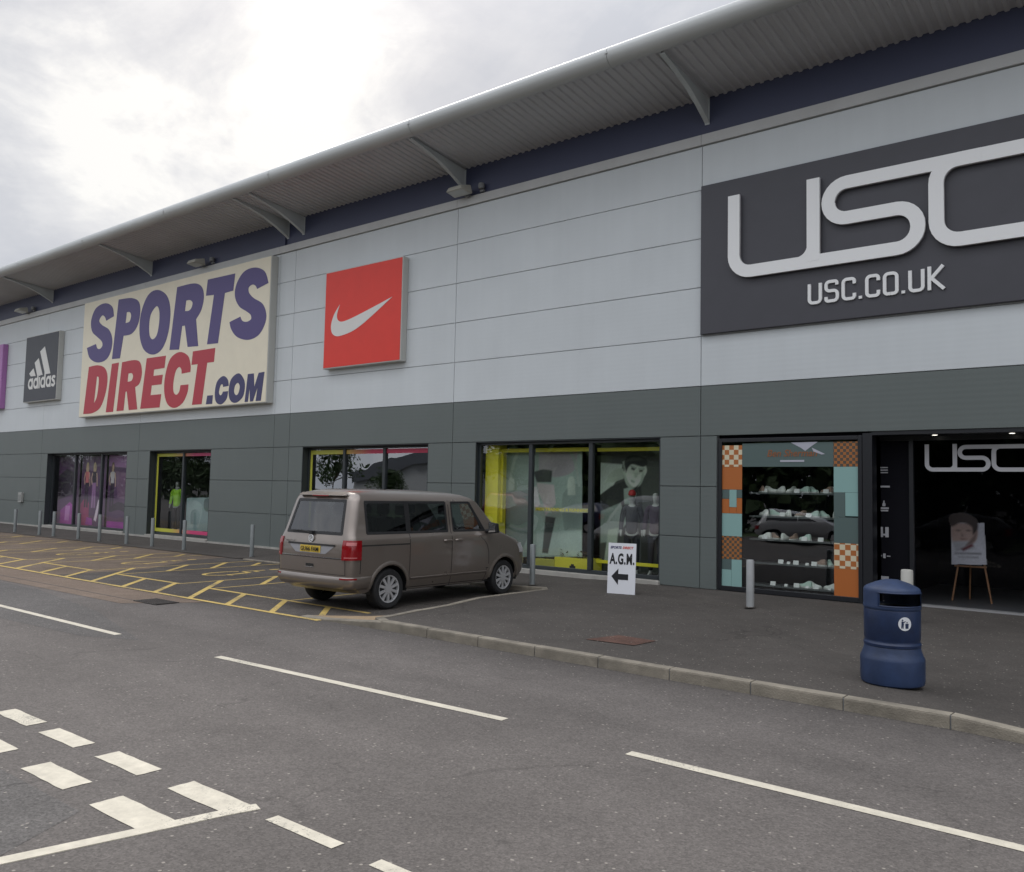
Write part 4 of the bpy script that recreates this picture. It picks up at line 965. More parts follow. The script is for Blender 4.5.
layered('window_poster', [([(-34.68,3.02),(-32.64,3.02),(-32.64,.22),(-34.68,.22)], pv), ([(-34.7,3.0),(-33.8,3.0),(-33.6,2.4),(-34.7,2.5)], cb('poster_violet_haze',.15,.09,.16)), ([(-34.65,.25),(-33.9,.25),(-33.95,1.15),(-34.3,1.35),(-34.65,1.1)], pcrim)]
   + figure(-34.2, 2.72, pblond, pcoral, pdk) + figure(-33.6, 2.72, pblond, pdk, pv2) + [([(-33.5,.5),(-33.2,1.3),(-33.05,1.25),(-33.3,.45)], ppink), ([(-34.2,.3),(-33.6,.3),(-33.65,.55),(-34.1,.6)], pv3)], .47,
   'purple poster of fair haired models and a crimson garment, middle pane of the far window', thick=.02)
pw = layered('window_poster', [([(-32.49,3.02),(-30.4,3.02),(-30.4,.22),(-32.49,.22)], pv), ([(-32.49,3.02),(-30.4,3.02),(-30.4,2.5),(-32.49,2.6)], pv2), ([(-31.9,2.4),(-30.4,2.3),(-30.4,1.3),(-31.7,1.4)], cb('poster_mauve_mid',.15,.075,.14)), ([(-32.45,.25),(-30.45,.25),(-30.45,.5),(-32.45,.5)], pv3)]
   + figure(-32.15, 2.72, pbrown, pgrey, pdk) + [([(-32.3,1.0,1),(-31.6,1.25,1),(-30.7,1.05,1),(-30.9,.85,1),(-31.6,.95,1),(-32.2,.85,1)], pdk)], .47,
   'mauve poster with white bracketed lettering, rightmost pane of the far window', thick=.02)
ppink_m = mat('pale_pink_print', ppink, .6)
text('lettering', '[BA ING]', -32.2, -30.85, .58, .92, .4555, .003, ppink_m, pw, bold=.02)
b = MB(); b.box(-32.2,-31.2,.4555,.458,.40,.45); b.build('small_print', ppink_m, pw)
# hi-vis window: pale display panel
pc1 = cm('panel_ice', .27,.36,.36); pc2 = cm('panel_ice_pale', .40,.50,.50); pc3 = cm('panel_ice_dark', .10,.14,.14)
layered('display_poster', [([(-27.2,1.50),(-25.2,1.56),(-25.2,.40),(-27.2,.36)], pc1), ([(-27.1,1.30,1),(-26.7,1.42,1),(-26.2,1.2,1),(-26.4,.5),(-27.1,.45)], pc2), ([(-26.1,1.45,1),(-25.8,1.5,1),(-25.5,1.25,1),(-25.8,1.05,1),(-26.1,1.15,1)], pc3), ([(-26.9,1.0,1),(-26.6,1.12,1),(-26.3,.95),(-26.4,.6),(-26.9,.6)], pc1)], .66, 'pale icy display panel leaning beside the mannequin in the neon top', 'display panel', .03)
thing_box('reflection_panel', [(-26.75,-24.9,2.4,2.5,1.62,3.2)], mat('green_grey_reflection', (.10,.16,.13), .7), 'green grey panel added as a reflection behind the neon mannequin', 'reflection panel')  # added panel, its colour paints the greenish reflection in the upper right pane

# ------------------------------------------------------------------ mannequins
def skinned(name, joints, edges, m, parent, sub=2):
    me = bpy.data.meshes.new(name); me.from_pydata([j[0] for j in joints], edges, [])
    o = bpy.data.objects.new(name, me); col.objects.link(o)
    md = o.modifiers.new('skin', 'SKIN'); sv = me.skin_vertices[0].data
    for v, j in zip(sv, joints): v.radius = j[1] if isinstance(j[1], tuple) else (j[1], j[1])
    sv[0].use_root = True
    s = o.modifiers.new('sub', 'SUBSURF'); s.levels = s.render_levels = sub
    dg = bpy.context.evaluated_depsgraph_get(); dg.update()
    m2 = bpy.data.meshes.new_from_object(o.evaluated_get(dg)); bpy.data.objects.remove(o)
    m2.polygons.foreach_set('use_smooth', [True]*len(m2.polygons)); m2.name = name
    return link_mesh(name, m2, m, parent, False)
def mannequin(loc, rz, label, skin, top, trousers, shoes, cap=None):
    e = empty('mannequin', loc, label, 'mannequin', None, rz)
    if 'neon' in label: e.scale = (.98,1.05,1.02)
    J = [((0,0,.93),(.125,.10)),((0,0,1.12),(.12,.085)),((0,0,1.33),(.155,.10)),((0,0,1.45),(.10,.07)),((0,0,1.52),.05),((0,-.015,1.60),.058),((0,-.02,1.68),(.075,.09)),((0,-.01,1.76),(.06,.075)),
         ((-.17,0,1.42),.055),((-.22,.02,1.15),.04),((-.23,-.06,.92),.032),((-.225,-.09,.82),(.036,.018)),((.17,0,1.42),.055),((.22,.02,1.15),.04),((.23,-.06,.92),.032),((.225,-.09,.82),(.036,.018)),
         ((-.085,0,.86),.085),((-.10,-.01,.48),.055),((-.105,.02,.09),.036),((-.11,-.12,.04),.03),((.085,0,.86),.085),((.10,-.01,.48),.055),((.105,.02,.09),.036),((.11,-.12,.04),.03)]
    E_ = [(0,1),(1,2),(2,3),(3,4),(4,5),(5,6),(6,7),(3,8),(8,9),(9,10),(10,11),(3,12),(12,13),(13,14),(14,15),(0,16),(16,17),(17,18),(18,19),(0,20),(20,21),(21,22),(22,23)]
    skinned('body', J, E_, skin, e)
    T = [((0,0,.84),(.148,.12)),((0,0,1.12),(.14,.105)),((0,0,1.33),(.17,.115)),((0,0,1.45),(.105,.08)),((-.175,0,1.42),.072),((-.225,.02,1.15),.056),((-.232,-.05,.95),.046),((.175,0,1.42),.072),((.225,.02,1.15),.056),((.232,-.05,.95),.046)]
    skinned('top', T, [(0,1),(1,2),(2,3),(3,4),(4,5),(5,6),(3,7),(7,8),(8,9)], top, e)
    L_ = [((0,0,.95),(.152,.125)),((-.088,0,.84),.097),((-.10,-.01,.48),.068),((-.105,.015,.10),.056),((.088,0,.84),.097),((.10,-.01,.48),.068),((.105,.015,.10),.056)]
    skinned('trousers', L_, [(0,1),(1,2),(2,3),(0,4),(4,5),(5,6)], trousers, e)
    for s in (-1,1): skinned('shoe', [((s*.105,.05,.035),.036),((s*.11,-.05,.035),.042),((s*.115,-.16,.028),.03)], [(0,1),(1,2)], shoes, e)
    if cap:
        b = MB(); b.lathe([(.098,1.715),(.1,1.75),(.085,1.80),(.05,1.83),(.0,1.84)], 20, (0,-.015,0), .85, 1.05)
        b.add([(.085*math.cos(a)*.85, -.03-.09*math.sin(a)-(.0 if rr == 0 else .085*math.sin(a)), 1.722-(.012 if rr else 0)) for rr in (0,1) for a in [PI*k/10 for k in range(11)]], [(k,k+1,12+k,11+k) for k in range(10)], 0, True)
        b.build('cap', cap, e, world=False)
    return e
man_white = mat('mannequin_grey_white', (.40,.41,.38), .5)
neon = mat('neon_yellow_green', (.45,.85,.05), .6); dkfab = mat('dark_sports_fabric', (.02,.022,.03), .8); dkplum = mat('dark_plum_fabric', (.05,.03,.05), .8)
thing_box('plinth', [(-28.9,-27.9,.60,1.35,.123,.26)], M['black'], 'low black plinth under the neon topped mannequin', 'plinth')
mannequin((-28.38,.95,.262), R(35), 'mannequin in neon yellow green top and dark leggings', man_white, neon, dkfab, mat('yellow_shoe',(.55,.46,.08),.6))
thing_box('plinth', [(-9.72,-9.14,.34,.78,.123,.20)], M['black'], 'low black plinth under the red capped mannequin', 'plinth')
thing_box('plinth', [(-9.12,-8.56,.34,.78,.123,.22)], M['black'], 'low black plinth under the bald mannequin at the window edge', 'plinth')
mannequin((-9.42,.56,.202), R(25), 'mannequin in a red cap and black clothes', man_white, mat('charcoal_top',(.028,.03,.035),.8), dkfab, man_white, mat('red_cap',(.35,.02,.02),.6))
mannequin((-8.84,.56,.222), R(15), 'bald mannequin in dark plum clothes at the right edge of the yellow trimmed window', man_white, dkplum, dkfab, man_white)

# ------------------------------------------------------------------ poster board on a wooden easel inside the entrance
wood = mat('easel_wood', (.30,.15,.07), .55, var=.2, vscale=8)
e = empty('easel', (-3.12,1.9,.121), 'three legged wooden easel standing inside the dark entrance', 'easel')
for p, q in (((-.30,-.05,.0),(-.08,.10,1.5)), ((.34,-.05,.0),(.08,.10,1.5)), ((-.10,.45,.0),(0,.13,1.48))):
    b = MB(); b.tube([p,q], .016, 6); b.build('leg', wood, e, world=False)
b = MB(); b.box(-.26,.26,-.02,.03,.62,.65); b.build('ledge', wood, e, world=False)
p_child_eye = cm('poster_child_eye',.08,.06,.055)
pb = layered('poster_board', [([(-3.42,.775),(-2.84,.80),(-2.87,1.56),(-3.42,1.54)], cm('poster_pale_grey',.58,.58,.62)), ([(-3.42,1.54),(-3.1,1.54),(-2.98,1.40,1),(-3.03,1.2,1),(-3.2,1.12,1),(-3.40,1.2,1)], cm('poster_child_skin',.46,.33,.28)),
   ([(-3.44,1.68,1),(-3.2,1.73,1),(-3.0,1.62,1),(-2.98,1.44,1),(-3.06,1.34,1),(-3.08,1.48,1),(-3.25,1.55,1),(-3.42,1.47,1)], cm('poster_child_hair',.05,.035,.03)), ([(-3.4,1.2),(-3.1,1.22),(-3.0,1.08),(-3.35,1.02)], cm('poster_white_collar',.42,.42,.44)), ([(-3.26,1.07),(-3.08,1.18),(-3.05,1.13),(-3.22,1.03)], cm('poster_red_scarf',.16,.04,.05)), ([(-3.03,1.36),(-2.99,1.40,1),(-3.03,1.22,1),(-3.18,1.13,1),(-3.12,1.22,1),(-3.06,1.3)], cm('poster_child_shade',.22,.15,.13)), ([(-3.34,1.405),(-3.29,1.415,1),(-3.26,1.40),(-3.30,1.39,1)], p_child_eye), ([(-3.17,1.41),(-3.13,1.42,1),(-3.09,1.405),(-3.13,1.395,1)], p_child_eye), ([(-3.24,1.36),(-3.215,1.30),(-3.25,1.295)], cm('poster_child_nose',.25,.175,.15)), ([(-3.27,1.25),(-3.22,1.258,1),(-3.17,1.252),(-3.22,1.238,1)], cm('poster_lips',.22,.12,.11)),
   ([(-3.36,1.0),(-2.93,1.015),(-2.93,.985),(-3.36,.97)], cm('poster_print_grey',.18,.18,.19)), ([(-3.3,.93),(-2.98,.94),(-2.98,.92),(-3.3,.91)], cm('poster_print_grey2',.26,.26,.27))], 1.84, 'pale poster board of a dark haired child resting on the wooden easel', 'poster', blur=.02, outline=(0,2))

# ------------------------------------------------------------------ pavement things
def bollard(x, y, label, h=.80, r=.055, m=None, z=.118):
    e = empty('bollard', (x,y,z), label, 'bollard', 'steel bollards along the shop front')
    b = MB(); b.lathe([(r,0),(r,h-.02),(r*.9,h-.004),(r*.55,h),(0,h+.001)], 20); b.build('post', m or M['steel'], e, world=False)
    b = MB(); b.lathe([(r+.035,.0),(r+.035,.006),(r+.004,.012)], 20); b.build('collar', M['pave'], e, world=False)
for x, y, l in ((-34.6,-1.95,'slim steel bollard nearest the left edge, below the small wall box'), (-32.5,-1.95,'slim steel bollard just left of the purple window'), (-31.4,-1.93,'slim steel bollard before the left pane of the purple window'), (-29.55,-1.92,'slim steel bollard before the middle pane of the purple window'), (-28.15,-1.88,'slim steel bollard before the right pane of the purple window'), (-26.4,-1.86,'slim steel bollard between the purple window and the neon mannequin'), (-24.95,-1.8,'slim steel bollard at the left edge of the neon mannequin window'), (-23.15,-1.8,'slim steel bollard before the right pane of the neon mannequin window'), (-19.9,-1.72,'lone slim steel bollard left of the parked van'), (-10.2,-1.95,'steel bollard close to the nose of the parked van')):
    bollard(x, y, l, .88 if x < -12 else .80, z=.026 if x < -12 else .108)
pale_steel = mat('pale_steel_bollard', (.36,.37,.37), .5, .2, var=.12, vscale=6)
bollard(-5.7,-1.93,'pale steel bollard before the orange checker window', .78, .065, pale_steel)
bollard(-3.32,-1.75,'pale bollard half hidden behind the blue litter bin', .78, .085, mat('cream_bollard', (.45,.44,.40), .6, var=.1))
# small box on the wall
e = empty('meter_box', (-39.05,0,1.28), 'small pale box fixed low on the dark wall at the far left', 'box')
b = MB(); b.box(-.17,.17,-.1,0,-.22,.2); b.build('housing', mat('pale_box', (.36,.36,.34), .6), e, bevel=.01, world=False)
b = MB(); b.box(-.12,.12,-.108,-.1,-.15,.1); b.build('cover', mat('grey_box_cover', (.22,.23,.22), .5), e, world=False)
# floodlights above the signs
lampm = mat('floodlight_housing', (.42,.41,.36), .45); lampg = mat('floodlight_lens', (.5,.52,.5), .15)
for x, l in ((-39.3,'grey floodlight over the charcoal sign with bars'), (-25.6,'grey floodlight over the large cream sign'), (-13.85,'grey floodlight on the wall right of the red sign')):
    e = empty('floodlight', (x,-.06,9.34), l, 'floodlight', 'floodlights along the wall head')
    b = MB(); b.box(.0,.06,-.1,.09,-.12,-.05); b.box(.01,.05,-.14,-.1,-.12,.0); b.build('arm', M['backing'], e, world=False)
    b = MB()
    b.add([(-.30,-.50,-.06),(.22,-.50,-.06),(.26,-.12,-.10),(-.34,-.12,-.10),(-.24,-.46,.05),(.17,-.46,.05),(.22,-.14,.13),(-.30,-.14,.13)], [(0,3,2,1),(4,5,6,7),(0,1,5,4),(1,2,6,5),(2,3,7,6),(3,0,4,7)])
    b.build('housing', lampm, e, bevel=.025, world=False)
    b = MB(); b.poly([(-.26,-.46,-.069),(.19,-.46,-.069),(.22,-.16,-.1),(-.30,-.16,-.1)]); b.build('lens', lampg, e, world=False)
    b = MB(); b.lathe([(.0,-.06),(.07,-.06),(.085,.0),(.07,.07),(0,.09)], 14, (.45,-.02,.08)); b.box(.38,.5,.0,.07,-.05,.0); b.build('control_box', M['backing'], e, world=False)

# sandwich board
bx, by, ang = -8.14, -1.99, R(13)
e = empty('sign_board', (bx,by,.119), 'white board sign with black A.G.M. lettering and left arrow', 'sign board', None, ang)
lean = Matrix.Rotation(R(-4), 4, 'X')
ppink_m = None
wht = mat('white_sign_sheet', (.74,.75,.78), .45, var=.03); blk = mat('black_print', (.012,.012,.015), .5)
b = MB(); b.box(-.265,.265,-.008,.008,0,.92); o = b.build('front_panel', wht, e, world=False); o.data.transform(lean)
b = MB(); b.box(-.10,.10,-.006,.006,0,.88); o = b.build('rear_strut', wht, e, world=False); o.data.transform(Matrix.Translation((0,.32,0)) @ Matrix.Rotation(R(15), 4, 'X'))
def on_board(o): o.parent = e; o.matrix_parent_inverse = Matrix(); return o
on_board(text('lettering', 'A.G.M.', -.235, .24, .53, .735, -.0115, .003, blk, None, bold=.035, at=lean, spacing=1.12))
on_board(flat('arrow', [[(-.19,.31),(-.06,.16),(-.06,.255),(.13,.255),(.13,.36),(-.06,.36),(-.06,.455)]], -.0115, .003, blk, None, at=lean))
on_board(text('small_lettering', 'SPORTS', -.225, -.01, .815, .862, -.0115, .003, navy_l, None, bold=.04, shear=.2, at=lean))
on_board(text('small_lettering', 'DIRECT', .01, .215, .815, .862, -.0115, .003, mat('red_print',(.6,.10,.08),.5), None, bold=.04, shear=.2, at=lean))

# litter bin
bx, by = -2.345, -6.39
e = empty('litter_bin', (bx,by,.121), 'navy blue plastic litter bin with domed hood and white emblem', 'litter bin'); e.scale = (.93,.93,.965)
bin_m = mat('navy_bin_plastic', (.011,.026,.076), .42, var=.22, vscale=7, var2=.25, v2scale=2.2, bump=.08, bscale=30)
bin_l = mat('navy_bin_base_plastic', (.018,.036,.090), .5, var=.22, vscale=7, var2=.25, v2scale=2.2, bump=.08, bscale=30)
fa = R(-50)
b = MB(); b.lathe([(.0,.0),(.30,.0),(.314,.012),(.32,.05),(.322,.245),(.319,.265),(.308,.285),(.285,.345),(.281,.372),(.278,.38),(.272,.382)], 56); b.build('base', bin_l, e, world=False)
b = MB(); b.lathe([(.27,.375),(.284,.385),(.287,.41),(.278,.425),(.275,.43),(.276,.45),(.281,.46),(.283,.74),(.279,.756)], 56); b.build('body', bin_m, e, world=False)
b = MB()
def hole(i, a):
    d_ = abs((a-fa+PI) % (2*PI)-PI); d2 = abs((a-fa) % (2*PI)-PI)
    return i in (3,4) and (d_ < R(52) or d2 < R(11))
b.lathe([(.272,.75),(.288,.765),(.289,.785),(.287,.80),(.286,.86),(.286,.935),(.284,.95),(.277,.967),(.255,.985),(.17,1.022),(.07,1.052),(0,1.058)], 72, skip=hole)
b.build('hood', bin_l, e, world=False, sharp=50)
for aa in (fa,):           # raised lip round each slot
    lip = []
    for k in range(25): lip.append((aa-R(53)+R(106)*k/24, .935))
    for k in range(25): lip.append((aa+R(53)-R(106)*k/24, .80))
    lip.append(lip[0])
    b = MB(); b.tube([(.287*math.cos(t), .287*math.sin(t), z) for t, z in lip], .008, 6, caps=False); b.build('slot_rim', bin_m, e, world=False)
b = MB(); b.lathe([(.0,.775),(.262,.775),(.262,.60)], 32); b.build('inner_liner', M['black'], e, world=False)
def on_bin(loops, r, name, m):
    b = MB()
    for L_ in loops: 
        b.poly([(r*math.cos(fa+u/.283), r*math.sin(fa+u/.283), z) for u, z in L_])
    return b.build(name, m, e, recalc=False, world=False)
zc = .635
b = MB(); pts = circle(0,zc,.068,30)
vs = [(.2865*math.cos(fa+u/.283), .2865*math.sin(fa+u/.283), z) for u, z in [(0,zc)]+pts]
b.add(vs, [(0,1+k,1+(k+1) % 30) for k in range(30)]); b.build('emblem', mat('white_emblem',(.70,.72,.74),.5), e, recalc=False, world=False)
on_bin([circle(-.026,zc+.037,.0085,12), [(-.036,zc+.025),(-.018,zc+.025),(-.012,zc-.002),(-.017,zc-.045),(-.026,zc-.045),(-.027,zc-.01),(-.030,zc-.045),(-.039,zc-.045),(-.036,zc)],
        [(-.018,zc+.022),(.006,zc+.03),(.006,zc+.022),(-.014,zc+.01)], [(.004,zc-.046),(.036,zc-.046),(.038,zc+.004),(.002,zc+.004)], [(.016,zc+.010),(.026,zc+.010),(.026,zc+.022),(.016,zc+.022)]], .288, 'emblem_figure', bin_m)

# ------------------------------------------------------------------ vehicles
def interp(tab, z):
    if z <= tab[0][0]: return tab[0][1]
    for (a, p), (c, q) in zip(tab, tab[1:]):
        if z <= c:
            return p+(q-p)*(z-a)/(c-a)
    return tab[-1][1]
class Shell:
    """vehicle skin: outlines in plan at every height, with wheel arches cut into the lower rows"""
    def __init__(s, W, XR_, XF, FX, rows, stations, arches, rc=.16, fl=.45, zarch=.92, ar=.40, zhub=.33, xfix=1.56, xs_ref=3.51, zremap=1.84, fr=(0,.33,.66,.93,1.0), barrel=.03, mid=1.35):
        s.__dict__.update(locals()); s.nr = len(fr); s.nc = 5; s.nf = 6
        s.ns = len(stations)
        s.N = s.nr + s.nc + s.ns + s.nf + 3
        s.i_side = s.nr + s.nc
    def xs(s, z): return interp(s.XF, z)-interp(s.FX, z)
    def side_x(s, x0, z):
        a0 = interp(s.XR_, z)+s.rc
        def remap(z):
            if x0 <= s.xfix: return x0
            return s.xfix+(x0-s.xfix)*min(1.0, (s.xs(z)-s.xfix)/(s.xs_ref-s.xfix))
        if z <= s.zremap: return max(remap(z), a0+.001)
        zr = s.zremap; ar0 = interp(s.XR_, zr)+s.rc; xr_ = max(remap(zr), ar0)
        return a0+(xr_-ar0)/(s.xs(zr)-ar0)*(s.xs(z)-a0)
    def half(s, z, x): return interp(s.W, z)*(1-s.barrel*((x-s.mid)/2.5)**4)
    def plan(s, i, z):
        w = interp(s.W, z); xr = interp(s.XR_, z); xf = interp(s.XF, z); fx = interp(s.FX, z)
        rc = min(s.rc, w*.6); fl = min(s.fl, w*.6)
        wr = w*(1-s.barrel*((xr+rc-s.mid)/2.5)**4); wf = w*(1-s.barrel*((xf-fx-s.mid)/2.5)**4)
        if i < s.nr:
            l = s.fr[i]*(wr-rc); return (xr+.035*(l/max(.2,w))**2, l)
        i -= s.nr
        if i < s.nc:
            a = (i+1)/s.nc*PI/2; l0 = wr-rc; x0 = xr+.035*(l0/max(.2,w))**2
            return (x0+(xr+rc-x0)*(1-math.cos(a)), l0+rc*math.sin(a))
        i -= s.nc
        if i < s.ns:
            x = s.side_x(s.stations[i], z); return (x, s.half(z, x))
        i -= s.ns
        if i < s.nf:
            a = i/(s.nf-1)*PI/2; return (xf-fx+fx*math.sin(a), (wf-fl)+fl*math.cos(a))
        i -= s.nf
        k = (.7,.35,0)[i]; return (xf+.05*(1-k*k), (wf-fl)*k)
    def zof(s, i, j):
        z = s.rows[j]
        k = i-s.i_side
        if 0 <= k < s.ns and z < s.zarch:
            x = s.stations[k]
            for xc in s.arches:
                if abs(x-xc) <= s.ar+1e-6:
                    zb = s.zhub+math.sqrt(max(0, s.ar**2-(x-xc)**2))
                    return zb+(s.zarch-zb)*(z-s.rows[0])/(s.zarch-s.rows[0])
        return z
    def pt(s, i, j, side, off=0.0):
        z = s.zof(i, j); x, l = s.plan(i, z)
        return Vector((x, l*side, z))
    def at(s, si, z, side, off=0.0):
        """point on the skin at fractional station and height, lifted by off"""
        def q(si, z):
            i = int(min(max(si,0), s.N-1.0001)); t = si-i
            a = Vector((*s.plan(i, z), 0)); c = Vector((*s.plan(i+1, z), 0)); v = a.lerp(c, t); return Vector((v.x, v.y*side, z))
        p = q(si, z); e1 = q(min(si+.3, s.N-1.001), z)-q(max(si-.3,0), z); e2 = q(si, z+.02)-q(si, z-.02)
        n = e1.cross(e2)*(-side)
        n.normalize()
        return p+n*off
    def st(s, x):
        k = [q for q in range(s.ns-1) if s.stations[q] <= x <= s.stations[q+1]][0]
        return s.i_side+k+(x-s.stations[k])/(s.stations[k+1]-s.stations[k])
    def patch(s, mb, si0, si1, z0, z1, side, off, n=6, m_=3, mi=0, thick=True, zt=None):
        """curved panel lying on the skin with closed edges"""
        zf = zt or (lambda u, v: z0+(z1-z0)*v)
        out = [[s.at(si0+(si1-si0)*u/n, zf(u/n, v/m_), side, off) for u in range(n+1)] for v in range(m_+1)]
        inn = [[s.at(si0+(si1-si0)*u/n, zf(u/n, v/m_), side, -.004) for u in range(n+1)] for v in range(m_+1)]
        vs = [p for r_ in out for p in r_]; w = n+1
        mb.add(vs, [(v*w+u, v*w+u+1, (v+1)*w+u+1, (v+1)*w+u) for v in range(m_) for u in range(n)], mi, True)
        ring = [(0,u) for u in range(n)]+[(v,n) for v in range(m_)]+[(m_,n-u) for u in range(n)]+[(m_-v,0) for v in range(m_)]
        o_ = [out[v][u] for v, u in ring]; i_ = [inn[v][u] for v, u in ring]; L_ = len(ring)
        mb.add(o_+i_, [(k,(k+1) % L_,L_+(k+1) % L_,L_+k) for k in range(L_)], mi)
    def build(s, openings):
        """openings: list of (test(i, j, side), key); returns dict key -> MB, 'body' the rest"""
        out = {'body': MB()}
        for key in {k for _, k in openings}: out[key] = MB()
        J = len(s.rows)
        for side in (1,-1):
            grids = {}
            for i in range(s.N-1):
                for j in range(J-1):
                    key = 'body'
                    for t, k in openings:
                        if t(i, j, side): key = k; break
                    out[key].add([s.pt(i,j,side), s.pt(i+1,j,side), s.pt(i+1,j+1,side), s.pt(i,j+1,side)], [(0,1,2,3) if side < 0 else (3,2,1,0)], 0, True)
        top = [s.pt(i,J-1,1) for i in range(s.N)]+[s.pt(i,J-1,-1) for i in range(s.N-2,0,-1)]
        out['body'].add(top, [tuple(range(len(top)))], 0, True)
        return out

paint_van = bpy.data.materials.new('taupe_metallic_paint'); paint_van.use_nodes = True
def metallic(m, c, rough=.27, metal=.6, dirt=.12):
    N = m.node_tree.nodes; Lk = m.node_tree.links; b = N['Principled BSDF']
    b.inputs['Metallic'].default_value = metal; b.inputs['Roughness'].default_value = rough; b.inputs['Coat Weight'].default_value = .9; b.inputs['Coat Roughness'].default_value = .09
    tc = N.new('ShaderNodeTexCoord'); nz = N.new('ShaderNodeTexNoise'); nz.inputs['Scale'].default_value = 3; nz.inputs['Detail'].default_value = 7; Lk.new(tc.outputs['Object'], nz.inputs['Vector'])
    sp = N.new('ShaderNodeSeparateXYZ'); Lk.new(tc.outputs['Object'], sp.inputs[0])
    mr = N.new('ShaderNodeMapRange'); mr.inputs[1].default_value = .9; mr.inputs[2].default_value = .25; Lk.new(sp.outputs['Z'], mr.inputs[0])
    mu = N.new('ShaderNodeMath'); mu.operation = 'MULTIPLY'; Lk.new(mr.outputs[0], mu.inputs[0]); Lk.new(nz.outputs['Fac'], mu.inputs[1])
    m2 = N.new('ShaderNodeMath'); m2.operation = 'MULTIPLY'; Lk.new(mu.outputs[0], m2.inputs[0]); m2.inputs[1].default_value = dirt*4
    mx = N.new('ShaderNodeMix'); mx.data_type = 'RGBA'; mx.inputs[6].default_value = (*c,1); mx.inputs[7].default_value = (.12,.105,.09,1); mx.clamp_factor = True
    Lk.new(m2.outputs[0], mx.inputs[0]); Lk.new(mx.outputs[2], b.inputs['Base Color'])
    m3 = N.new('ShaderNodeMapRange'); m3.inputs[3].default_value = rough-.06; m3.inputs[4].default_value = rough+.16; Lk.new(nz.outputs['Fac'], m3.inputs[0]); Lk.new(m3.outputs[0], b.inputs['Roughness'])
    return m
metallic(paint_van, (.245,.208,.180))
van_glass = glass('van_tinted_glass', (.22,.25,.25), .04)
van_glass_s = glass('van_side_glass', (.30,.33,.325), .03)
van_glass_f = glass('van_clear_glass', (.55,.60,.58), .035)
rubber = mat('tyre_rubber', (.016,.016,.017), .8, var=.2, vscale=12)
rim_m = mat('silver_wheel_trim', (.62,.62,.63), .35, .55)
badge_m = mat('silver_badge', (.72,.72,.72), .4, .3)
chrome = mat('chrome_trim', (.62,.62,.62), .16, 1.0)
black_pl = mat('black_plastic', (.014,.014,.015), .55)
tail_red = mat('red_lamp_lens', (.26,.006,.010), .16, 0, coat=.6)
pink_lens = mat('rose_lamp_lens', (.55,.16,.16), .2, coat=.5)
white_lens = mat('clear_lamp_lens', (.50,.50,.50), .15, coat=.5)
seat_m = mat('dark_seat_fabric', (.028,.028,.032), .9)
silver_pl = mat('silver_number_recess', (.40,.40,.42), .35, .4)
plate_y = mat('yellow_number_plate', (.66,.46,.06), .45)
seam_m = mat('panel_gap_black', (.02,.019,.018), .8)

W = [(.25,.86),(.45,.925),(.7,.945),(1.0,.948),(1.15,.942),(1.19,.930),(1.25,.895),(1.77,.80),(1.84,.772),(1.90,.70),(1.94,.58),(1.965,.42),(1.975,.30)]
XRr = [(.25,-.66),(.34,-.74),(.40,-.89),(.45,-.915),(.8,-.93),(1.05,-.92),(1.25,-.875),(1.77,-.735),(1.84,-.705),(1.90,-.65),(1.94,-.54),(1.965,-.36),(1.975,-.2)]
XF = [(.25,3.70),(.4,3.82),(.6,3.86),(.85,3.83),(.98,3.74),(1.06,3.56),(1.12,3.34),(1.2,3.08),(1.25,2.98),(1.77,2.36),(1.84,2.22),(1.90,2.0),(1.94,1.72),(1.965,1.35),(1.975,.95)]
FX = [(.25,.35),(1.0,.35),(1.25,.22),(1.77,.10),(1.84,.09),(1.975,.08)]
rows = [.30,.36,.42,.52,.64,.78,.92,1.05,1.15,1.19,1.25,1.42,1.60,1.77,1.84,1.875,1.90,1.925,1.945,1.965,1.975]
arch = (-.40,-.385,-.34,-.26,-.16,-.05,.05,.16,.26,.34,.385,.40)
stations = [-.72,-.60,-.50]+list(arch)+[.46,.7,.95,1.2,1.40,1.56]+[1.8,2.1,2.4]+[3+q for q in arch]+[3.46]
SH = Shell(W, XRr, XF, FX, rows, stations, (0,3.0))
iS = {x: SH.i_side+k for k, x in enumerate(stations)}
wrow = lambda j: 10 <= j < 13
op = [(lambda i,j,s: wrow(j) and i < 3, 'rear_window'),
      (lambda i,j,s: wrow(j) and iS[-.50] <= i < iS[.385], 'quarter_window'+''),
      (lambda i,j,s: wrow(j) and iS[.46] <= i < iS[1.40], 'side_window'),
      (lambda i,j,s: wrow(j) and iS[1.56] <= i < iS[2.95], 'door_window'),
      (lambda i,j,s: 10 <= j < 14 and i >= SH.i_side+SH.ns+3, 'windscreen')]
VP = (-11.0, -5.9, .006)
van = empty('van', VP, 'taupe metallic passenger van parked nose in towards the store', 'van', None, R(90))
van.scale = (.975,.975,.975)
parts = SH.build(op)
def vpart(mb, name, m, parent=None, **k):
    return mb.build(name, m, parent or van, world=False, **k)
body = vpart(parts['body'], 'body', paint_van, merge=True, recalc=True, sharp=40)
for k, m in (('rear_window', van_glass), ('quarter_window', van_glass_s), ('side_window', van_glass_s), ('door_window', van_glass_f), ('windscreen', van_glass_f)):
    full = parts[k]
    halves = (1,) if k in ('rear_window','windscreen') else (1,-1)
    for s in halves:
        h = MB()
        for f in full.f:
            vs = [full.v[i] for i in f]
            if len(halves) == 1 or sum(v[1] for v in vs)*s > 0: h.add(vs, [tuple(range(len(vs)))], 0, True)
        vpart(h, k, m, merge=True, recalc=False)
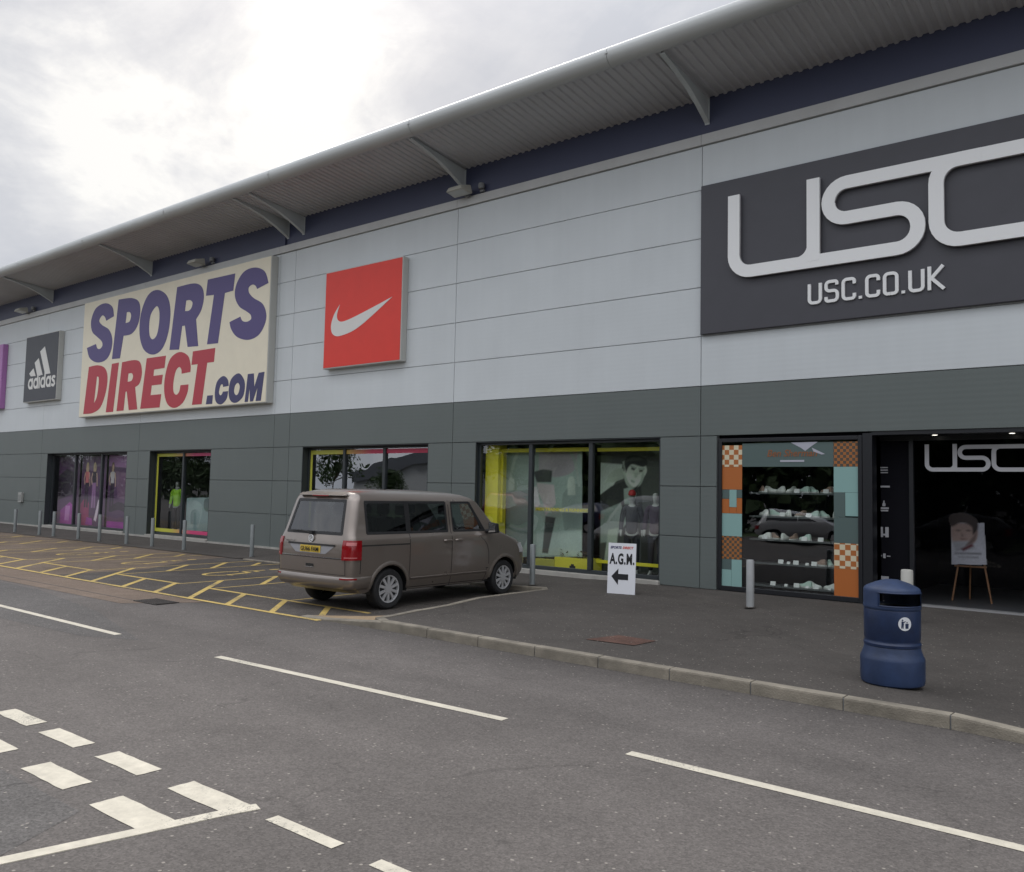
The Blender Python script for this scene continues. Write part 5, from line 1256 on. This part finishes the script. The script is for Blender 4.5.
# black gaskets round the side glass
def ring_on(si0, si1, z0, z1, side, w=.022, name='window_gasket', zs=None):
    b = MB()
    SH.patch(b, si0, si1, z0-w*.5, z0+w, side, .004, 10, 1); SH.patch(b, si0, si1, z1-w, z1+w*.5, side, .004, 10, 1)
    return b
for side in (1,-1):
    b = ring_on(iS[-.50], iS[1.40], 1.25, 1.77, side, .028)
    SH.patch(b, iS[.385]-.2, iS[.46]+.1, 1.25, 1.77, side, .005, 2, 6)
    SH.patch(b, iS[-.50]-.15, iS[-.50]+.3, 1.25, 1.77, side, .0045, 2, 6)
    SH.patch(b, iS[1.40]-.12, iS[1.40]+.12, 1.25, 1.77, side, .0045, 2, 6)
    vpart(b, 'window_gasket', black_pl)
    b = ring_on(iS[1.56], iS[2.95], 1.25, 1.77, side, .025)
    SH.patch(b, iS[1.56]-.1, iS[1.56]+.12, 1.25, 1.77, side, .0045, 2, 6)
    SH.patch(b, iS[2.95]-1.1, iS[2.95]+.4, 1.25, 1.77, side, .0045, 3, 6)
    vpart(b, 'door_window_gasket', black_pl)
    # seams: sliding door, front door, rail
    b = MB()
    def vline(x, z0, z1, w=.007, off=.002):
        n = 14
        for k in range(n):
            za, zb_ = z0+(z1-z0)*k/n, z0+(z1-z0)*(k+1)/n
            P = []
            for z, sg in ((za,-1),(za,1),(zb_,1),(zb_,-1)):
                xx = SH.side_x(x, z)+sg*w; P.append((xx, side*(SH.half(z, xx)+off), z))
            b.poly(P)
    def hline(xa, xb, z, w=.006, off=.002, dz=0):
        n = 16
        for k in range(n):
            P = []
            for x, sg in ((xa+(xb-xa)*k/n,-1),(xa+(xb-xa)*(k+1)/n,-1),(xa+(xb-xa)*(k+1)/n,1),(xa+(xb-xa)*k/n,1)):
                zz = z+sg*w+dz*(x-xa); P.append((x, side*(SH.half(zz, x)+off), zz))
            b.poly(P)
    vline(.43, .50, 1.24); vline(1.48, .30, 1.80); vline(2.52, .62, 1.15); hline(1.48,2.5,.33); hline(.43,1.48,.33); hline(2.44,2.52,.55)
    vline(-.66, .62, .86); vline(2.47,.31,.55)
    hline(-.68,.43,1.065,.011)
    vpart(b, 'panel_gap', seam_m, recalc=False)
    # soft pressed crease along the sill and the flank
    b = MB()
    for xa, xb, z, dp in ((.46,2.46,.49,.022),):
        n = 20
        for k in range(n):
            x0_, x1_ = xa+(xb-xa)*k/n, xa+(xb-xa)*(k+1)/n
            P = lambda x, zz, o: (x, side*(SH.half(zz, x)+o), zz)
            b.add([P(x0_,z-.035,.0005),P(x1_,z-.035,.0005),P(x1_,z,dp),P(x0_,z,dp),P(x0_,z+.012,.0005),P(x1_,z+.012,.0005)], [(0,1,2,3),(3,2,5,4)], 0, False)
    for xc, a0, a1 in ((0,4,176),(3.0,4,176)):       # wheel arch lips
        n = 26; ring = []
        for k in range(n+1):
            a = R(a0+(a1-a0)*k/n); row = []
            for rr, o in ((.40,.004),(.405,.016),(.43,.016),(.47,.0005)):
                x, z = xc+rr*math.cos(a), .33+rr*math.sin(a); row.append((x, side*(SH.half(z, x)+o), z))
            ring += row
        b.add(ring, [(4*k+q,4*k+q+1,4*k+5+q,4*k+4+q) for k in range(n) for q in range(3)], 0, True)
    vpart(b, 'side_trim', paint_van, recalc=False)
    for x, z in ((1.36,1.095),(1.66,1.095)):
        b = MB(); y = SH.half(z, x)*side
        b.tube([(x-.10,y+.012*side,z),(x-.08,y+.04*side,z+.005),(x+.06,y+.04*side,z+.004),(x+.085,y+.010*side,z)], .019, 8); vpart(b, 'door_handle', paint_van)
    # mirrors
    b = MB(); b.add([(2.40,side*.92,1.20),(2.52,side*.92,1.20),(2.52,side*1.0,1.22),(2.42,side*1.0,1.22),(2.40,side*.92,1.27),(2.52,side*.92,1.27),(2.52,side*1.0,1.27),(2.42,side*1.0,1.27)], [(0,3,2,1),(4,5,6,7),(0,1,5,4),(1,2,6,5),(2,3,7,6),(3,0,4,7)])
    b.add([(2.42,side*.985,1.19),(2.56,side*.99,1.19),(2.55,side*1.17,1.21),(2.43,side*1.18,1.21),(2.42,side*.985,1.41),(2.54,side*.99,1.40),(2.53,side*1.16,1.38),(2.43,side*1.17,1.385)], [(0,3,2,1),(4,5,6,7),(0,1,5,4),(1,2,6,5),(2,3,7,6),(3,0,4,7)])
    mo = vpart(b, 'door_mirror', black_pl, bevel=.02)
    b = MB(); b.poly([(2.416,side*1.005,1.215),(2.424,side*1.155,1.23),(2.424,side*1.15,1.37),(2.416,side*1.005,1.39)]); vpart(b, 'mirror_glass', chrome, mo)
    # lamps
    b = MB(); k0 = SH.nr-1; k1 = iS[-.72]
    SH.patch(b, k0-.10, k1+.55, .84, 1.15, side, .016, 12, 6); tl = vpart(b, 'tail_lamp', tail_red, bevel=0)
    b = MB(); SH.patch(b, k0+.9, k1-.6, .872, .888, side, .0185, 8, 1); SH.patch(b, k0+1.4, k1-1.2, 1.07, 1.12, side, .0185, 8, 1); vpart(b, 'clear_band', pink_lens, tl)
    b = MB(); e0 = SH.i_side+SH.ns
    SH.patch(b, e0-.5, e0+4.5, .80, .97, side, .008, 10, 4); vpart(b, 'headlamp', white_lens)
    b = MB(); SH.patch(b, k0-.2, k1-.6,   .535, .560, side, .040, 10, 1); vpart(b, 'reflector', tail_red)
# rear bumper: profile swept round the tail
b = MB(); sec = [(.0,.575),(.020,.568),(.032,.55),(.038,.50),(.038,.46),(.032,.41),(.016,.375),(-.02,.36)]
pathp = []
for side in (1,-1):
    ids = [k*.5 for k in range(0, 2*(iS[-.40])+1)]
    ids = ids if side == -1 else ids[::-1]
    for si in ids: pathp.append((si, side))
vs = []
for si, side in pathp:
    fade = 1.0 if si < iS[-.60] else max(.05, (iS[-.40]-si)/(iS[-.40]-iS[-.60]))
    for o, z in sec: vs.append(SH.at(min(si, iS[-.40]-.01), z, side, (o*fade if o > 0 else o)+.002))
n = len(sec)
b.add(vs, [(k*n+q,k*n+q+1,(k+1)*n+q+1,(k+1)*n+q) for k in range(len(pathp)-1) for q in range(n-1)], 0, True)
vpart(b, 'rear_bumper', paint_van, sharp=50)
# rear door details
def rear_patch(mb, l0, l1, z0, z1, off, n=8, m_=2, side_l=None, mi=0):
    """panel on the tail given by lateral position"""
    def q(l, z):
        xr = interp(SH.XR_, z); w = interp(SH.W, z); return Vector((xr+.035*(l/w)**2-off, l, z))
    zz0 = z0 if callable(z0) else (lambda l: z0); zz1 = z1 if callable(z1) else (lambda l: z1)
    vs = [q(l0+(l1-l0)*u/n, zz0(l0+(l1-l0)*u/n)+(zz1(l0+(l1-l0)*u/n)-zz0(l0+(l1-l0)*u/n))*v/m_) for v in range(m_+1) for u in range(n+1)]
    mb.add(vs, [(v*(n+1)+u, v*(n+1)+u+1, (v+1)*(n+1)+u+1, (v+1)*(n+1)+u) for v in range(m_) for u in range(n)], mi, True)
b = MB()
zb = lambda l: .915+ (max(0, abs(l)-.38)/.20)*.13
rear_patch(b, -.58, .58, zb, 1.05, .004, 24, 2); rec = vpart(b, 'plate_recess', silver_pl, recalc=False)
b = MB(); rear_patch(b, -.60, .60, 1.05, 1.075, .012, 16, 1); rear_patch(b,-.6,.6,1.046,1.05,.012,16,1); vpart(b, 'plate_lip', seam_m, recalc=False)
b = MB(); rear_patch(b, -.26, .26, .93, 1.04, .010, 8, 2); pl = vpart(b, 'number_plate', plate_y, recalc=False)
TAIL = Matrix.Translation((-.938,0,0)) @ Matrix(((0,-1,0,0),(-1,0,0,0),(0,0,1,0),(0,0,0,1)))
def on_tail(o, parent): o.parent = parent; o.matrix_parent_inverse = Matrix(); return o
TXT = Matrix(((0,1,0,0),(-1,0,0,0),(0,0,1,0),(0,0,0,1)))     # wall x -> van -y, wall y -> van x
on_tail(text('plate_lettering', 'GU66 FAM', -.225, .225, .948, 1.022, -.948, .004, blk, None, bold=.008, at=TXT), pl)
b = MB(); rear_patch(b, -.80, .80, .855, .872, .010, 16, 1); vpart(b, 'chrome_strip', chrome, recalc=False)
b = MB(); rear_patch(b, -.80, .80, .845, .855, .003, 16, 1); rear_patch(b, -.84,-.832,.60,.85,.003,1,6); rear_patch(b,.832,.84,.60,.85,.003,1,6); rear_patch(b,-.84,.84,.600,.606,.003,16,1); vpart(b, 'tailgate_gap', seam_m, recalc=False)
b = MB(); rear_patch(b, -.10,.10,.70,.745,.004,6,2); hd = vpart(b, 'tailgate_handle', seam_m, recalc=False)
b = MB(); rear_patch(b, -.11,.11,.685,.70,.010,6,1); vpart(b, 'handle_edge', chrome, hd, recalc=False)
bd = [flat('e', [circle(0,1.155,.062,26), circle(0,1.155,.050,26)], -.925, .012, badge_m, at=TXT), flat('e', [stroke([(-.032,1.197),(0,1.158),(.032,1.197)], .011)], -.923, .010, badge_m, at=TXT), flat('e', [stroke([(-.046,1.172),(-.022,1.112),(0,1.142),(.022,1.112),(.046,1.172)], .011)], -.9245, .010, badge_m, at=TXT)]
on_tail(join_meshes('badge', bd), van)
on_tail(text('model_lettering', 'CARAVELLE', -.70, -.43, 1.085, 1.115, -.915, .006, chrome, None, at=TXT), van)
# rear glass gasket with rounded corners, wiper, high brake lamp, roof spoiler lip
b = MB()
lw = lambda z: SH.plan(3, z)[1]
rear_patch(b, -.70, .70, 1.225, 1.275, .004, 12, 1); rear_patch(b, -.60, .60, 1.755, 1.80, .004, 12, 1)
for s in (1,-1):
    n = 8; vs = []
    for k in range(n+1):
        z = 1.24+.55*k/n; a = SH.at(3, z, s, .004); c = SH.at(3.75, z, s, .004); d_ = SH.at(2.88, z, s, .004); vs += [d_, c]
    b.add(vs, [(2*k,2*k+1,2*k+3,2*k+2) for k in range(n)], 0, True)
vpart(b, 'rear_window_gasket', black_pl, recalc=False)
b = MB(); b.tube([(-.905,.02,1.25),(-.90,.30,1.275),(-.905,.58,1.262)], .010, 6); b.box(-.93,-.87,-.03,.05,1.22,1.275); vpart(b, 'wiper', black_pl)
b = MB(); b.add([(-.66,-.6,1.905),(-.66,.6,1.905),(-.755,.57,1.862),(-.755,-.57,1.862),(-.70,-.59,1.85),(-.70,.59,1.85)], [(0,1,2,3),(3,2,5,4),(0,3,4),(1,5,2)]); sp = vpart(b, 'roof_spoiler', paint_van, bevel=.008)
b = MB(); b.box(-.757,-.74,-.20,.20,1.846,1.863); vpart(b, 'brake_lamp', tail_red, sp)
# wheels
def wheel(x, side):
    c = side*.80
    t = MB(); prof = [(.205,-.10),(.235,-.115),(.30,-.118),(.325,-.10),(.335,-.07),(.336,.07),(.325,.10),(.30,.118),(.235,.115),(.205,.10)]
    n = 40
    vs = [(x+r_*math.sin(2*PI*k/n), c+y, .336+r_*math.cos(2*PI*k/n)) for r_, y in prof for k in range(n)]
    t.add(vs, [(i*n+k,i*n+(k+1) % n,(i+1)*n+(k+1) % n,(i+1)*n+k) for i in range(len(prof)-1) for k in range(n)], 0, True)
    tyre = vpart(t, 'wheel', rubber, merge=True)
    d_ = MB(); y0 = c+side*.10
    P = lambda r_, a, y: (x+r_*math.sin(a), y, .336+r_*math.cos(a))
    n = 40
    d_.add([P(.232,2*PI*k/n,y0+side*.012) for k in range(n)]+[P(.208,2*PI*k/n,y0+side*.006) for k in range(n)]+[P(.20,2*PI*k/n,y0-side*.03) for k in range(n)], [(i*n+k,i*n+(k+1) % n,(i+1)*n+(k+1) % n,(i+1)*n+k) for i in range(2) for k in range(n)], 0, True)
    for k in range(10):
        a = 2*PI*k/10; h = .125 if k % 2 == 0 else .125
        d_.add([P(.06,a-.34,y0+side*.004),P(.06,a+.34,y0+side*.004),P(.212,a+h*.95,y0+side*.004),P(.212,a-h*.95,y0+side*.004),
                P(.06,a-.34,y0-side*.02),P(.06,a+.34,y0-side*.02),P(.212,a+h,y0-side*.02),P(.212,a-h,y0-side*.02)], [(0,1,2,3),(0,4,5,1),(1,5,6,2),(2,6,7,3),(3,7,4,0)])
    d_.add([P(.068,2*PI*k/20,y0+side*.008) for k in range(20)], [tuple(range(20))])
    vpart(d_, 'rim', rim_m, tyre)
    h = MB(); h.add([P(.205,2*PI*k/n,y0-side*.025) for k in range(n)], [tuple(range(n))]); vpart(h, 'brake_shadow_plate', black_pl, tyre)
for x in (0,3.0):
    for s in (1,-1): wheel(x, s)
# wheel housings, floor, cabin
b = MB()
for x in (0,3.0):
    for s in (1,-1):
        n = 16
        arc = [(x+.41*math.cos(R(-8+196*k/n)), .33+.41*math.sin(R(-8+196*k/n))) for k in range(n+1)]
        vs = [(q, s*.90, z) for q, z in arc]+[(q, s*.52, z) for q, z in arc]
        b.add(vs, [(k,k+1,n+2+k,n+1+k) for k in range(n)]+[tuple(range(n+1,2*n+2))])
b.box(-.62,3.6,-.50,.50,.30,.40); b.box(.42,2.58,-.86,.86,.29,.38)
vpart(b, 'underbody', black_pl, recalc=False)
b = MB(); b.box(-.8,2.9,-.80,.80,.45,.5); b.box(2.55,3.0,-.80,.80,.5,1.22)
vpart(b, 'cabin_floor', seat_m)
for x, ls in ((-.15,(-.46,0,.46)), (.85,(-.46,0,.46)), (1.95,(-.46,.46))):
    for l in ls:
        b = MB(); b.box(x,x+.5,l-.21,l+.21,.75,.92); b.add([(x-.02,l-.21,.9),(x+.12,l-.21,.9),(x+.12,l+.21,.9),(x-.02,l+.21,.9),(x-.20,l-.19,1.48),(x-.10,l-.19,1.50),(x-.10,l+.19,1.50),(x-.20,l+.19,1.48)], [(0,3,2,1),(4,5,6,7),(0,1,5,4),(1,2,6,5),(2,3,7,6),(3,0,4,7)])
        b.box(x-.235,x-.135,l-.13,l+.13,1.53,1.70)
        vpart(b, 'seat', seat_m, bevel=.035)
b = MB(); n = 24
ring = [(2.42+.0*math.cos(a)-.19*math.sin(a)*.45, -.42+.19*math.cos(a), 1.12+.19*math.sin(a)*.9) for a in [2*PI*k/n for k in range(n+1)]]
b.tube(ring, .014, 6, caps=False); vpart(b, 'steering_wheel', black_pl)

# ------------------------------------------------------------------ car park and trees behind the camera (they show as reflections in the shop glass)
Wh = [(.22,.74),(.4,.86),(.7,.88),(.88,.865),(.95,.845),(1.32,.66),(1.40,.60),(1.44,.50),(1.46,.35)]
XRh = [(.22,-.62),(.5,-.72),(.8,-.72),(.95,-.66),(1.32,-.30),(1.40,-.15),(1.44,.1),(1.46,.4)]
XFh = [(.22,3.15),(.4,3.32),(.6,3.32),(.75,3.2),(.88,2.75),(.95,2.45),(1.32,1.55),(1.40,1.35),(1.44,1.1),(1.46,.8)]
FXh = [(.22,.4),(.8,.45),(.95,.3),(1.46,.12)]
rh = [.22,.3,.4,.52,.64,.76,.85,.90,.95,1.08,1.2,1.32,1.37,1.40,1.43,1.45,1.46]
ah = (-.345,-.33,-.29,-.2,-.1,0,.1,.2,.29,.33,.345)
stn = [-.45]+list(ah)+[.5,.75,.95,1.02,1.4,1.8]+[2.6+q for q in ah]
SC = Shell(Wh, XRh, XFh, FXh, rh, stn, (0,2.6), rc=.22, fl=.4, zarch=.85, ar=.345, zhub=.3, xfix=.95, xs_ref=2.95, zremap=1.37)
iC = {x: SC.i_side+k for k, x in enumerate(stn)}
def make_car(pm, label, loc, rz):
    e = empty('parked_car', loc, label, 'car', 'cars parked across the road', rz)
    wr_ = lambda j: 8 <= j < 11
    P = SC.build([(lambda i,j,s: wr_(j) and (i < 3 or iC[-.2] <= i < iC[.95] or iC[1.02] <= i < iC[2.255] or i >= SC.i_side+SC.ns+2), 'window')])
    P['body'].build('body', pm, e, merge=True, world=False); P['window'].build('window', car_glass, e, recalc=False, world=False)
    for x in (0,2.6):
        for s in (1,-1):
            b = MB(); n = 28; c = s*.74
            prof = [(.0,-.09),(.29,-.09),(.30,-.06),(.30,.06),(.29,.09),(.21,.095),(.0,.10)]
            b.add([(x+r_*math.sin(2*PI*k/n), c+y*s, .30+r_*math.cos(2*PI*k/n)) for r_, y in prof for k in range(n)], [(i*n+k,i*n+(k+1) % n,(i+1)*n+(k+1) % n,(i+1)*n+k) for i in range(4) for k in range(n)], 0, True)
            w_ = b.build('wheel', rubber, e, world=False)
            b = MB(); b.add([(x+.21*math.sin(2*PI*k/n), c+s*.096, .30+.21*math.cos(2*PI*k/n)) for k in range(n)], [tuple(range(n))]); b.build('rim', rim_m, w_, world=False)
    for s in (1,-1):
        b = MB(); SC.patch(b, SC.nr-.6, SC.nr+SC.nc-.6, .68, .86, s, .012, 6, 2); b.build('tail_lamp', tail_red, e, world=False)
        b = MB(); e0 = SC.i_side+SC.ns; SC.patch(b, e0+.5, e0+4, .58, .70, s, .01, 6, 2); b.build('headlamp', white_lens, e, world=False)
    return e
car_glass = mat('car_dark_glass', (.015,.018,.02), .06)
def carpaint(n, c, mt=.4): m = bpy.data.materials.new(n); m.use_nodes = True; return metallic(m, c, .3, mt, .05)
cars = [((-13.7,-20.2,0), R(0), (.42,.43,.45), 'silver hatchback parked side on across the road'), ((-19.5,-20.6,0), R(0), (.10,.11,.12), 'mid grey hatchback parked across the road'),
        ((-6.0,-21.2,0), R(180), (.03,.035,.045), 'near black hatchback parked across the road'), ((-23.4,-20.8,0), R(180), (.02,.025,.07), 'dark blue hatchback parked across the road'),
        ((-28.7,-19.4,0), R(0), (.17,.02,.03), 'tall dark red car parked across the road'), ((-38.0,-16.8,0), R(92), (.62,.62,.62), 'white hatchback parked nose in across the road'), ((-45.0,-18.5,0), R(88), (.03,.03,.035), 'black hatchback parked at the far left across the road')]
first = None
for loc, rz, c, l in cars:
    pm = carpaint('car_paint', c, .3)
    o = make_car(pm, l, loc, rz)
    if 'tall' in l: o.scale = (1.15,1.08,1.33)
b = MB(); b.poly([(-70,-44,.006),(25,-44,.006),(25,-23.5,.006),(-70,-23.5,.006)])
struct('grass_verge', b, mat('verge_grass', (.055,.085,.028), .9, var=.3, vscale=2, bump=.4), 'mown grass bank across the road')
bark = mat('tree_bark', (.09,.07,.05), .9, var=.3, vscale=9); 
leaf = mat('tree_leaf', (.05,.085,.028), .7, var=.35, vscale=.9)
def tree_data(h, rw, seed):
    rnd = random.Random(seed); t = MB()
    t.tube([(0,0,0),(.08,.03,h*.25),(-.05,.05,h*.5),(.0,0,h*.85)], .2, 8, radii=[.24,.17,.11,.03])
    c = MB(); cl = []
    for k in range(9):
        a = k*2.4+rnd.random(); z = h*(.32+.06*k); r_ = rw*(.9-.06*k)*rnd.uniform(.6,1.0)
        tip = Vector((math.cos(a)*r_, math.sin(a)*r_, z+h*.10)); t.tube([(0,0,z*.8), tuple(tip*.5+Vector((0,0,z*.45))), tuple(tip)], .06, 5, radii=[.08,.05,.02]); cl.append((tip, rw*rnd.uniform(.32,.5)))
    for k in range(8): cl.append((Vector((rnd.uniform(-.4,.4)*rw, rnd.uniform(-.4,.4)*rw, h*rnd.uniform(.5,.95))), rw*rnd.uniform(.28,.45)))
    for p, r_ in cl:
        for q in range(190):
            d_ = Vector((rnd.gauss(0,1), rnd.gauss(0,1), rnd.gauss(0,.8))); d_ = d_.normalized()*r_*rnd.random()**.4; o = p+d_
            n = Vector((rnd.gauss(0,1),rnd.gauss(0,1),rnd.gauss(0,1)+.6)).normalized(); u = n.orthogonal().normalized()*rnd.uniform(.13,.22); v = n.cross(u)*.62
            c.poly([o-u, o+v, o+u, o-v])
    return t, c
tl = ['leafy tree at the road bend past the white car','wide leafy tree past the white car','rounded tree in the far row past the white car','tall tree in the far row past the white car','big tree near the end of the far row','biggest tree at the very end of the far row','lower leafy tree beside the far row','short leafy tree before the curved roof hall','broad leafy tree on the grass bank behind the silver car','rounded leafy tree at the right end of the grass bank','tall leafy tree near the curved roof hall','bushy leafy tree behind the red cars','leafy tree left of the curved roof hall','leafy tree at the far left of the grass bank','leafy tree behind the blue car','young leafy tree by the road bend','dense leafy tree on the bank behind the grey car','leafy tree beyond the white car']
spots = [(-104,-46,8,3.6),(-116,-48,9,4),(-128,-47,8,3.8),(-141,-50,9,4.2),(-155,-50,9,4.2),(-170,-52,9.5,4.5),(-92,-44,7,3.4),(-59.5,-40,3.8,2.2),(-12,-33,8.5,3.6),(6,-34,7.5,3.4),(-44,-40,8.0,3.4),(-20,-35,8,3.6),(-67,-40,7.6,2.7),(-84,-45,8,3.4),(-27,-34,7,3.4),(-4,-33,8,3.6),(-15.5,-36,9,4.0),(-40,-38,6.6,3.0)]
shared = {}
for k, (x, y, h, rw) in enumerate(spots):
    e = empty('broadleaf_tree', (x,y,0), tl[k], 'tree', 'trees across the road', random.uniform(0,6))
    v = k % 3
    if v not in shared:
        t, c = tree_data(8, 3.5, 40+v)
        a = t.build('trunk', bark, e, recalc=False, world=False); bq = c.build('crown', leaf, e, recalc=False, world=False); shared[v] = (a.data, bq.data)
    else:
        for nm, dt in (('trunk', shared[v][0]), ('crown', shared[v][1])):
            o = bpy.data.objects.new(nm, dt); col.objects.link(o); o.parent = e
    e.scale = (rw/3.5, rw/3.5, h/8)
hd = MB(); rnd = random.Random(5)
for k in range(9000):
    x = rnd.uniform(-200,-82); y = -43+rnd.gauss(0,1.0); z = 4.3*rnd.random()**.6+.4*math.sin(x*.7)+.3*math.sin(x*.23)
    n_ = Vector((rnd.gauss(0,1),rnd.gauss(0,1),rnd.gauss(0,1)+.4)).normalized(); u = n_.orthogonal().normalized()*rnd.uniform(.3,.5); v = n_.cross(u)*.7; o = Vector((x,y,max(.1,z)))
    hd.poly([o-u,o+v,o+u,o-v])
tag(hd.build('hedge', leaf, recalc=False), 'long tall hedge past the white car across the road', 'hedge')
for x0_, x1_, yy, hh, nn, lb in ((-34,24,-31,6.2,15000,'tall dark hedge on the grass bank behind the parked cars'),):
    hd = MB()
    for k in range(nn):
        x = rnd.uniform(x0_,x1_); y = yy+rnd.gauss(0,1.2); z = (hh+.7*math.sin(x*.6)+.5*math.sin(x*1.7+1))*rnd.random()**.62
        n_ = Vector((rnd.gauss(0,1),rnd.gauss(0,1),rnd.gauss(0,1)+.4)).normalized(); u = n_.orthogonal().normalized()*rnd.uniform(.30,.55); v = n_.cross(u)*.7; o = Vector((x,y,max(.1,z)))
        hd.poly([o-u,o+v,o+u,o-v])
    tag(hd.build('hedge', leaf, recalc=False), lb, 'hedge')
# curved roof hall seen in the glass of the window behind the van
hall = empty('sports_hall', (-74,-66,0), 'grey hall with a low curved roof across the car park', 'building')
b = MB(); n = 18
arc = [(-90+36*k/n, 4.0+2.6*math.sin(PI*k/n)) for k in range(n+1)]
pr = [(-90,0)]+arc+[(-54,0)]
b.add([(x,-62,z) for x,z in pr]+[(x,-86,z) for x,z in pr], [tuple(range(len(pr))), tuple(range(2*len(pr)-1,len(pr)-1,-1))]+[(k,k+1,len(pr)+k+1,len(pr)+k) for k in range(len(pr)-1)])
b.build('wall', mat('hall_wall', (.42,.44,.45), .6, var=.06), hall)
b = MB(); o_ = [(x, z) for x, z in arc]; vs = []
for x, z in o_: vs += [(x,-61.5,z-1.5),(x,-61.5,z+.25),(x,-86,z+.25)]
b.add(vs, [(3*k,3*k+1,3*k+4,3*k+3) for k in range(n)]+[(3*k+1,3*k+2,3*k+5,3*k+4) for k in range(n)]); b.build('roof', mat('hall_roof', (.10,.11,.13), .5), hall)

# ------------------------------------------------------------------ light
SUN_AZ, SUN_EL = R(-52), R(42)
world = bpy.data.worlds.new('World'); scene.world = world; world.use_nodes = True
nt = world.node_tree; N = nt.nodes; Lk = nt.links
bg = N['Background']; bg.inputs['Strength'].default_value = .1
sky = N.new('ShaderNodeTexSky'); sky.sky_type = 'NISHITA'; sky.sun_disc = False; sky.sun_elevation = SUN_EL; sky.sun_rotation = SUN_AZ; sky.air_density = 1; sky.dust_density = 3
tc = N.new('ShaderNodeTexCoord')
def noise(scale, det, rough=.55, dist=.0, off=(0,0,0)):
    mp = N.new('ShaderNodeMapping'); mp.inputs['Scale'].default_value = (1,1,1.9); mp.inputs['Location'].default_value = off; Lk.new(tc.outputs['Generated'], mp.inputs[0])
    n = N.new('ShaderNodeTexNoise'); n.inputs['Scale'].default_value = scale; n.inputs['Detail'].default_value = det; n.inputs['Roughness'].default_value = rough; n.inputs['Distortion'].default_value = dist
    Lk.new(mp.outputs[0], n.inputs['Vector']); return n.outputs['Fac']
def vdot(az, el):
    v = N.new('ShaderNodeVectorMath'); v.operation = 'DOT_PRODUCT'; Lk.new(tc.outputs['Generated'], v.inputs[0])
    v.inputs[1].default_value = (math.sin(az)*math.cos(el), math.cos(az)*math.cos(el), math.sin(el)); return v.outputs['Value']
def rng(x, a, c, lo, hi, smooth=True):
    n = N.new('ShaderNodeMapRange'); n.interpolation_type = 'SMOOTHSTEP' if smooth else 'LINEAR'
    for k, q in zip((1,2,3,4), (a,c,lo,hi)): n.inputs[k].default_value = q
    Lk.new(x, n.inputs[0]); return n.outputs[0]
def math_(op_, a, c):
    n = N.new('ShaderNodeMath'); n.operation = op_
    for k, q in enumerate((a,c)):
        if isinstance(q, (int,float)): n.inputs[k].default_value = q
        else: Lk.new(q, n.inputs[k])
    return n.outputs[0]
big = noise(2.6, 9, .60, .5, (3.1,1.7,.4)); fine = noise(7.5, 9, .62, .5, (1.2,.3,2.2))
glow = rng(vdot(R(-58), R(25)), .960, .997, 0, 1)
d1 = math_('ADD', math_('MULTIPLY', big, 1.25), math_('MULTIPLY', fine, .42))
d1 = math_('ADD', math_('SUBTRACT', d1, .095), math_('MULTIPLY', glow, .20))
cloud = N.new('ShaderNodeValToRGB'); Lk.new(d1, cloud.inputs[0])
cr = cloud.color_ramp; cr.elements[0].position = .62; cr.elements[0].color = (.51,.535,.59,1); cr.elements[1].position = 1.0; cr.elements[1].color = (.93,.92,.895,1)
e1 = cr.elements.new(.78); e1.color = (.60,.615,.655,1); e2 = cr.elements.new(.90); e2.color = (.74,.745,.76,1)
sc = N.new('ShaderNodeVectorMath'); sc.operation = 'SCALE'; Lk.new(cloud.outputs[0], sc.inputs[0]); sc.inputs['Scale'].default_value = 6.6
# brighter overhead, as an overcast sky is
el = N.new('ShaderNodeSeparateXYZ'); Lk.new(tc.outputs['Generated'], el.inputs[0])
sc2 = N.new('ShaderNodeVectorMath'); sc2.operation = 'SCALE'; Lk.new(sc.outputs[0], sc2.inputs[0]); Lk.new(math_('MULTIPLY', rng(el.outputs['Z'], .42, .95, 1.0, 2.5), rng(el.outputs['Y'], .25, -.6, 1.0, 1.55)), sc2.inputs['Scale'])
mx = N.new('ShaderNodeMix'); mx.data_type = 'RGBA'; mx.inputs[0].default_value = .94
Lk.new(sky.outputs[0], mx.inputs[6]); Lk.new(sc2.outputs[0], mx.inputs[7]); Lk.new(mx.outputs[2], bg.inputs['Color'])

sl = bpy.data.lights.new('sun', 'SUN'); sl.energy = .9; sl.angle = R(24); sl.color = (1.0,.95,.87)
so = bpy.data.objects.new('sun', sl); col.objects.link(so)
dirv = Vector((math.sin(SUN_AZ)*math.cos(SUN_EL), math.cos(SUN_AZ)*math.cos(SUN_EL), math.sin(SUN_EL)))
so.rotation_euler = dirv.to_track_quat('Z', 'Y').to_euler(); so.location = dirv*60

# ------------------------------------------------------------------ camera
cam = bpy.data.cameras.new('camera'); co = bpy.data.objects.new('camera', cam); col.objects.link(co)
cam.sensor_fit = 'HORIZONTAL'; cam.sensor_width = 36; cam.lens = 849.0/1024*36; cam.clip_start = .1; cam.clip_end = 3000
r_ = Vector((.78338,.62119,.02097)); u_ = Vector((.02453,-.06461,.99761)); f_ = Vector((-.62105,.78100,.06585))
co.matrix_world = Matrix(((r_.x,u_.x,-f_.x,0),(r_.y,u_.y,-f_.y,-15.516),(r_.z,u_.z,-f_.z,1.933),(0,0,0,1)))
scene.camera = co
vs_ = scene.view_settings; vs_.view_transform = 'Standard'; vs_.look = 'None'; vs_.exposure = .62; vs_.gamma = 1; vs_.use_curve_mapping = False
scene.cycles.max_bounces = 8; scene.cycles.transparent_max_bounces = 16; scene.cycles.use_denoising = True
